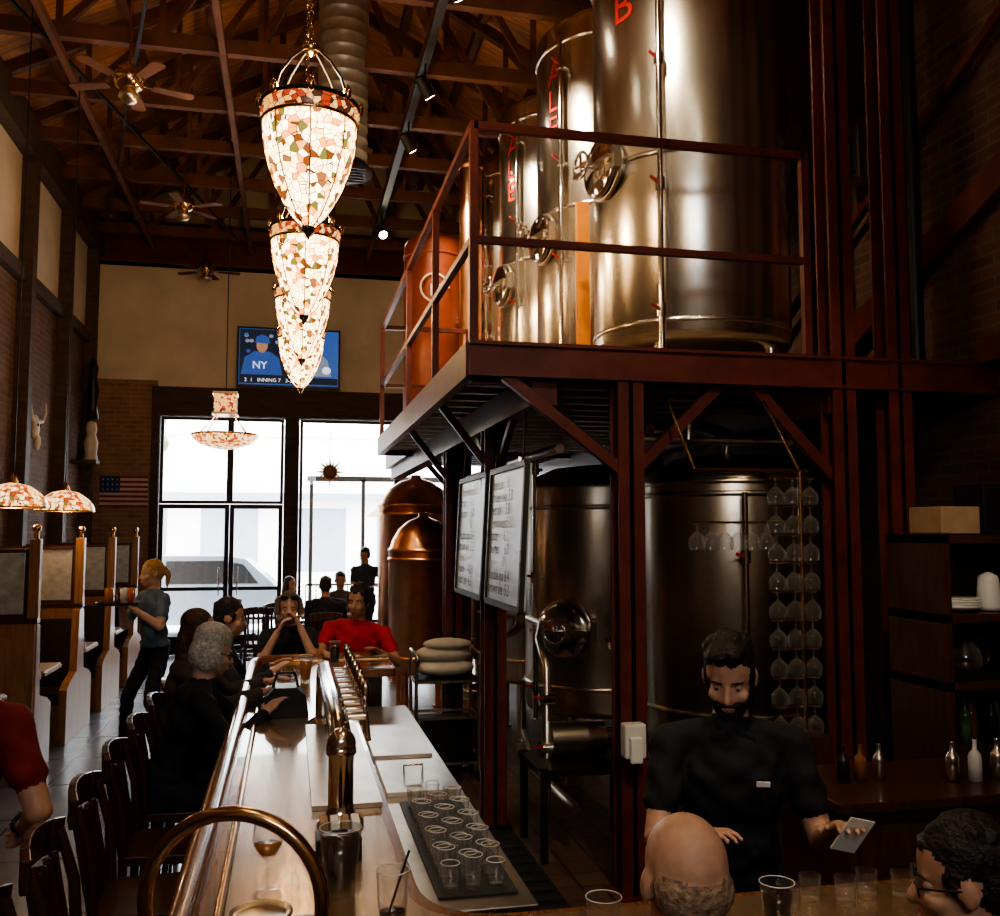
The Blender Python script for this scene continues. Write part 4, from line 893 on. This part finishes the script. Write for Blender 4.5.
person('dark_haired_customer',1.32,1.55,100,.66,lean=12,hp=10,hy=48,lh=(1.2,1.70,.80),rh=(1.45,1.70,.80),shirt=(.05,.05,.055),pants=(.03,.03,.05),style='short',hair=(.018,.012,.01),skin=(.5,.27,.17),seat=True,glasses=True,vox=.0065,s=.94,lf=(1.2,1.8,.25),rf=(1.4,1.8,.25))
person('grey_haired_customer',-.55,4.72,8,.80,lean=20,hp=16,lh=(-.05,4.98,1.12),rh=(-.1,4.6,1.12),shirt=(.014,.014,.016),pants=(.015,.015,.02),style='bob',hair=(.50,.46,.40),skin=(.6,.37,.27),seat=True,sleeve='long',s=.93,w=1.05,vox=.008,lf=(-.16,4.82,.3),rf=(-.16,4.62,.3),glasses=True)
person('brown_haired_customer',-.60,5.42,0,.82,lean=12,hp=5,lh=(-.12,5.55,1.12),rh=(-.13,5.2,1.12),shirt=(.06,.045,.04),pants=(.02,.02,.03),style='long',hair=(.07,.03,.015),seat=True,sleeve='long',s=.92,vox=.01,lf=(-.16,5.5,.3),rf=(-.16,5.3,.3))
person('seated_bar_customer',-.5,6.05,0,.82,lean=14,hp=8,lh=(-.1,6.2,1.12),rh=(-.1,5.9,1.12),shirt=(.03,.03,.04),pants=(.02,.02,.03),style='short',hair=(.03,.02,.015),seat=True,sleeve='long',s=.94,vox=.01,lf=(-.16,6.15,.3),rf=(-.16,5.95,.3))
o,hc,H,_=person('woman_in_black_top',.0,7.2,-90,.80,lean=12,hp=8,lh=(.08,6.93,1.28),rh=(-.08,6.90,1.25),shirt=(.014,.014,.016),pants=(.02,.02,.03),style='bun',hair=(.13,.065,.03),skin=(.6,.35,.24),seat=True,s=.93,w=.92,vox=.009,le=(.45,-.2,-1),re=(-.45,-.2,-1),ln=(-1,0,0),rn=(1,0,0),curl=1.1,lf=(.1,6.95,.3),rf=(-.1,6.95,.3))
b=B()
for sg in(-1,1): b.ell(hc+(H@V((sg*.034,.07,.085))),(.028,.008,.02),black,R=H,seg=14,rings=8); b.tube([hc+H@V((sg*.06,.06,.085)),hc+H@V((sg*.088,.0,.06)),hc+H@V((sg*.09,-.04,.04))],.003,black,6)
b.tube([hc+H@V((-.01,.078,.085)),hc+H@V((.01,.078,.085))],.003,black,6); b.end('sunglasses',parent=o)
person('man_in_red_shirt',.46,7.2,-100,.82,lean=10,hp=6,hy=-15,side=-6,lh=(.62,6.74,1.12),rh=(.25,6.72,1.12),shirt=(.50,.012,.015),pants=(.02,.02,.03),style='curly',hair=(.02,.013,.01),skin=(.45,.24,.15),seat=True,s=.95,w=1.12,vox=.009,lf=(.6,6.95,.3),rf=(.4,6.95,.3),belly=.02)
o,_,_,_=person('waitress',-1.15,8.95,-140,.93,lean=4,hp=6,hy=-15,rh=(-1.42,8.86,1.30),lh=(-1.28,8.62,1.30),lf=(-1.0,8.72,.12),rf=(-1.42,9.12,.10),shirt=(.11,.17,.23),pants=(.012,.012,.015),style='ponytail',hair=(.55,.33,.13),skin=(.62,.38,.27),s=.99,w=.9,vox=.009,ln=(0,0,1),rn=(0,0,1),curl=.3)
b=B(); c=(-1.43,8.68,1.34); b.lathe([(.001,0),(.17,0),(.18,.02),(.175,.022),(.165,.006),(.001,.006)],c,black,28)
for dx,dy,m in ((-.08,.03,beer),(.06,-.06,white),(.02,.09,cola),(.09,.05,M('orange_drink',(.6,.15,.05),.2,0,0)),(-.05,-.09,beer)): b.lathe([(.001,0),(.028,0),(.034,.13),(.001,.13)],(c[0]+dx,c[1]+dy,c[2]+.007),m,14)
b.end('serving_tray')
o,_,_,hands=person('patron_in_red_shirt',-1.03,3.2,95,.92,lean=6,hp=5,lh=(-1.30,3.1,.85),rh=(-.82,3.40,1.0),shirt=(.17,.012,.01),pants=(.02,.02,.03),style='short',hair=(.03,.02,.015),skin=(.48,.26,.16),s=1.0,w=1.06,vox=.007,re=(.5,-.8,-.2),rn=(-1,0,0),curl=.8,lf=(-1.1,3.5,.09),rf=(-.94,3.0,.12))
w_=hands[1]; b=B(); b.tube([w_+V((0,-.01,.02))+ (V((1,0,0))*math.cos(t)+V((0,.75,.65))*math.sin(t))*.033 for t in [2*math.pi*i/20 for i in range(20)]],.008,black,8,True); b.ell(w_+V((.034,-.01,.02)),(.007,.018,.018),steel,seg=12,rings=8); b.end('wristwatch',parent=o)
person('booth_customer',-2.3,10.42,90,.60,lean=4,hp=10,lh=(-2.42,10.62,.80),rh=(-2.2,10.62,.80),shirt=(.05,.12,.28),pants=(.02,.02,.03),style='short',hair=(.05,.03,.02),seat=True,s=.98,vox=.011,lf=(-2.4,10.75,.12),rf=(-2.2,10.75,.12))
person('booth_customer',-2.3,8.72,90,.59,lean=8,hp=5,lh=(-2.45,8.92,.80),rh=(-2.2,8.92,.80),shirt=(.02,.02,.025),pants=(.02,.02,.03),style='short',hair=(.03,.02,.015),seat=True,s=.86,vox=.011,lf=(-2.4,9.05,.12),rf=(-2.2,9.05,.12))
person('window_table_customer',.45,12.38,90,.60,lean=8,hp=5,lh=(.4,12.7,.8),rh=(.55,12.7,.8),shirt=(.02,.02,.03),pants=(.02,.02,.03),style='short',seat=True,sleeve='long',vox=.012,w=1.1)
person('window_table_customer',.72,14.0,-95,.60,lean=8,hp=5,lh=(.8,13.66,.8),rh=(.6,13.66,.8),shirt=(.16,.14,.15),pants=(.02,.02,.03),style='short',seat=True,vox=.012)
person('window_table_customer',-.05,13.75,-50,.60,lean=8,hp=5,lh=(.2,13.5,.8),rh=(.1,13.45,.8),shirt=(.3,.25,.2),pants=(.02,.02,.03),style='long',hair=(.1,.05,.03),seat=True,vox=.012,s=.94)
person('standing_customer',1.15,14.9,-120,.93,lean=3,hp=12,shirt=(.05,.06,.08),pants=(.03,.03,.05),style='short',vox=.012,lh=(1.3,14.6,1.15),rh=(1.0,14.6,1.15))

# ------------------------------------------------------------------ light & world
w=bpy.data.worlds.new('World'); sc.world=w; w.use_nodes=True; nt=w.node_tree; bg=nt.nodes['Background']
bg.inputs[0].default_value=(.88,.94,1,1); bg.inputs[1].default_value=20.0
for x0,x1,z0,z1,y,ty in ((-2.07,-.13,.1,3.83,16.25,10),(.13,3.29,.46,3.83,16.25,10),(WX0,WX1,WZ0,WZ1,YF-.28,4)):
    l=addlight('AREA','daylight_portal',((x0+x1)/2,y,(z0+z1)/2),10,(1,1,1),target=((x0+x1)/2,ty,(z0+z1)/2),shape='RECTANGLE',size=x1-x0,size_y=z1-z0); l.data.cycles.is_portal=True
addlight('SUN','sun',(0,30,20),7,(1,.93,.82),target=(-5,18,0),angle=.01)
sc.view_settings.exposure=-.45
try: sc.view_settings.look='AgX - Medium High Contrast'
except Exception: pass
sc.cycles.transparent_max_bounces=24
# ------------------------------------------------------------------ camera
cd=bpy.data.cameras.new('camera'); cam=bpy.data.objects.new('camera',cd); sc.collection.objects.link(cam); sc.camera=cam
cam.location=(0,0,1.95); cam.rotation_euler=(math.radians(94.5),0,math.radians(-12.4)); cd.lens=34.2; cd.sensor_width=36; cd.clip_start=.05
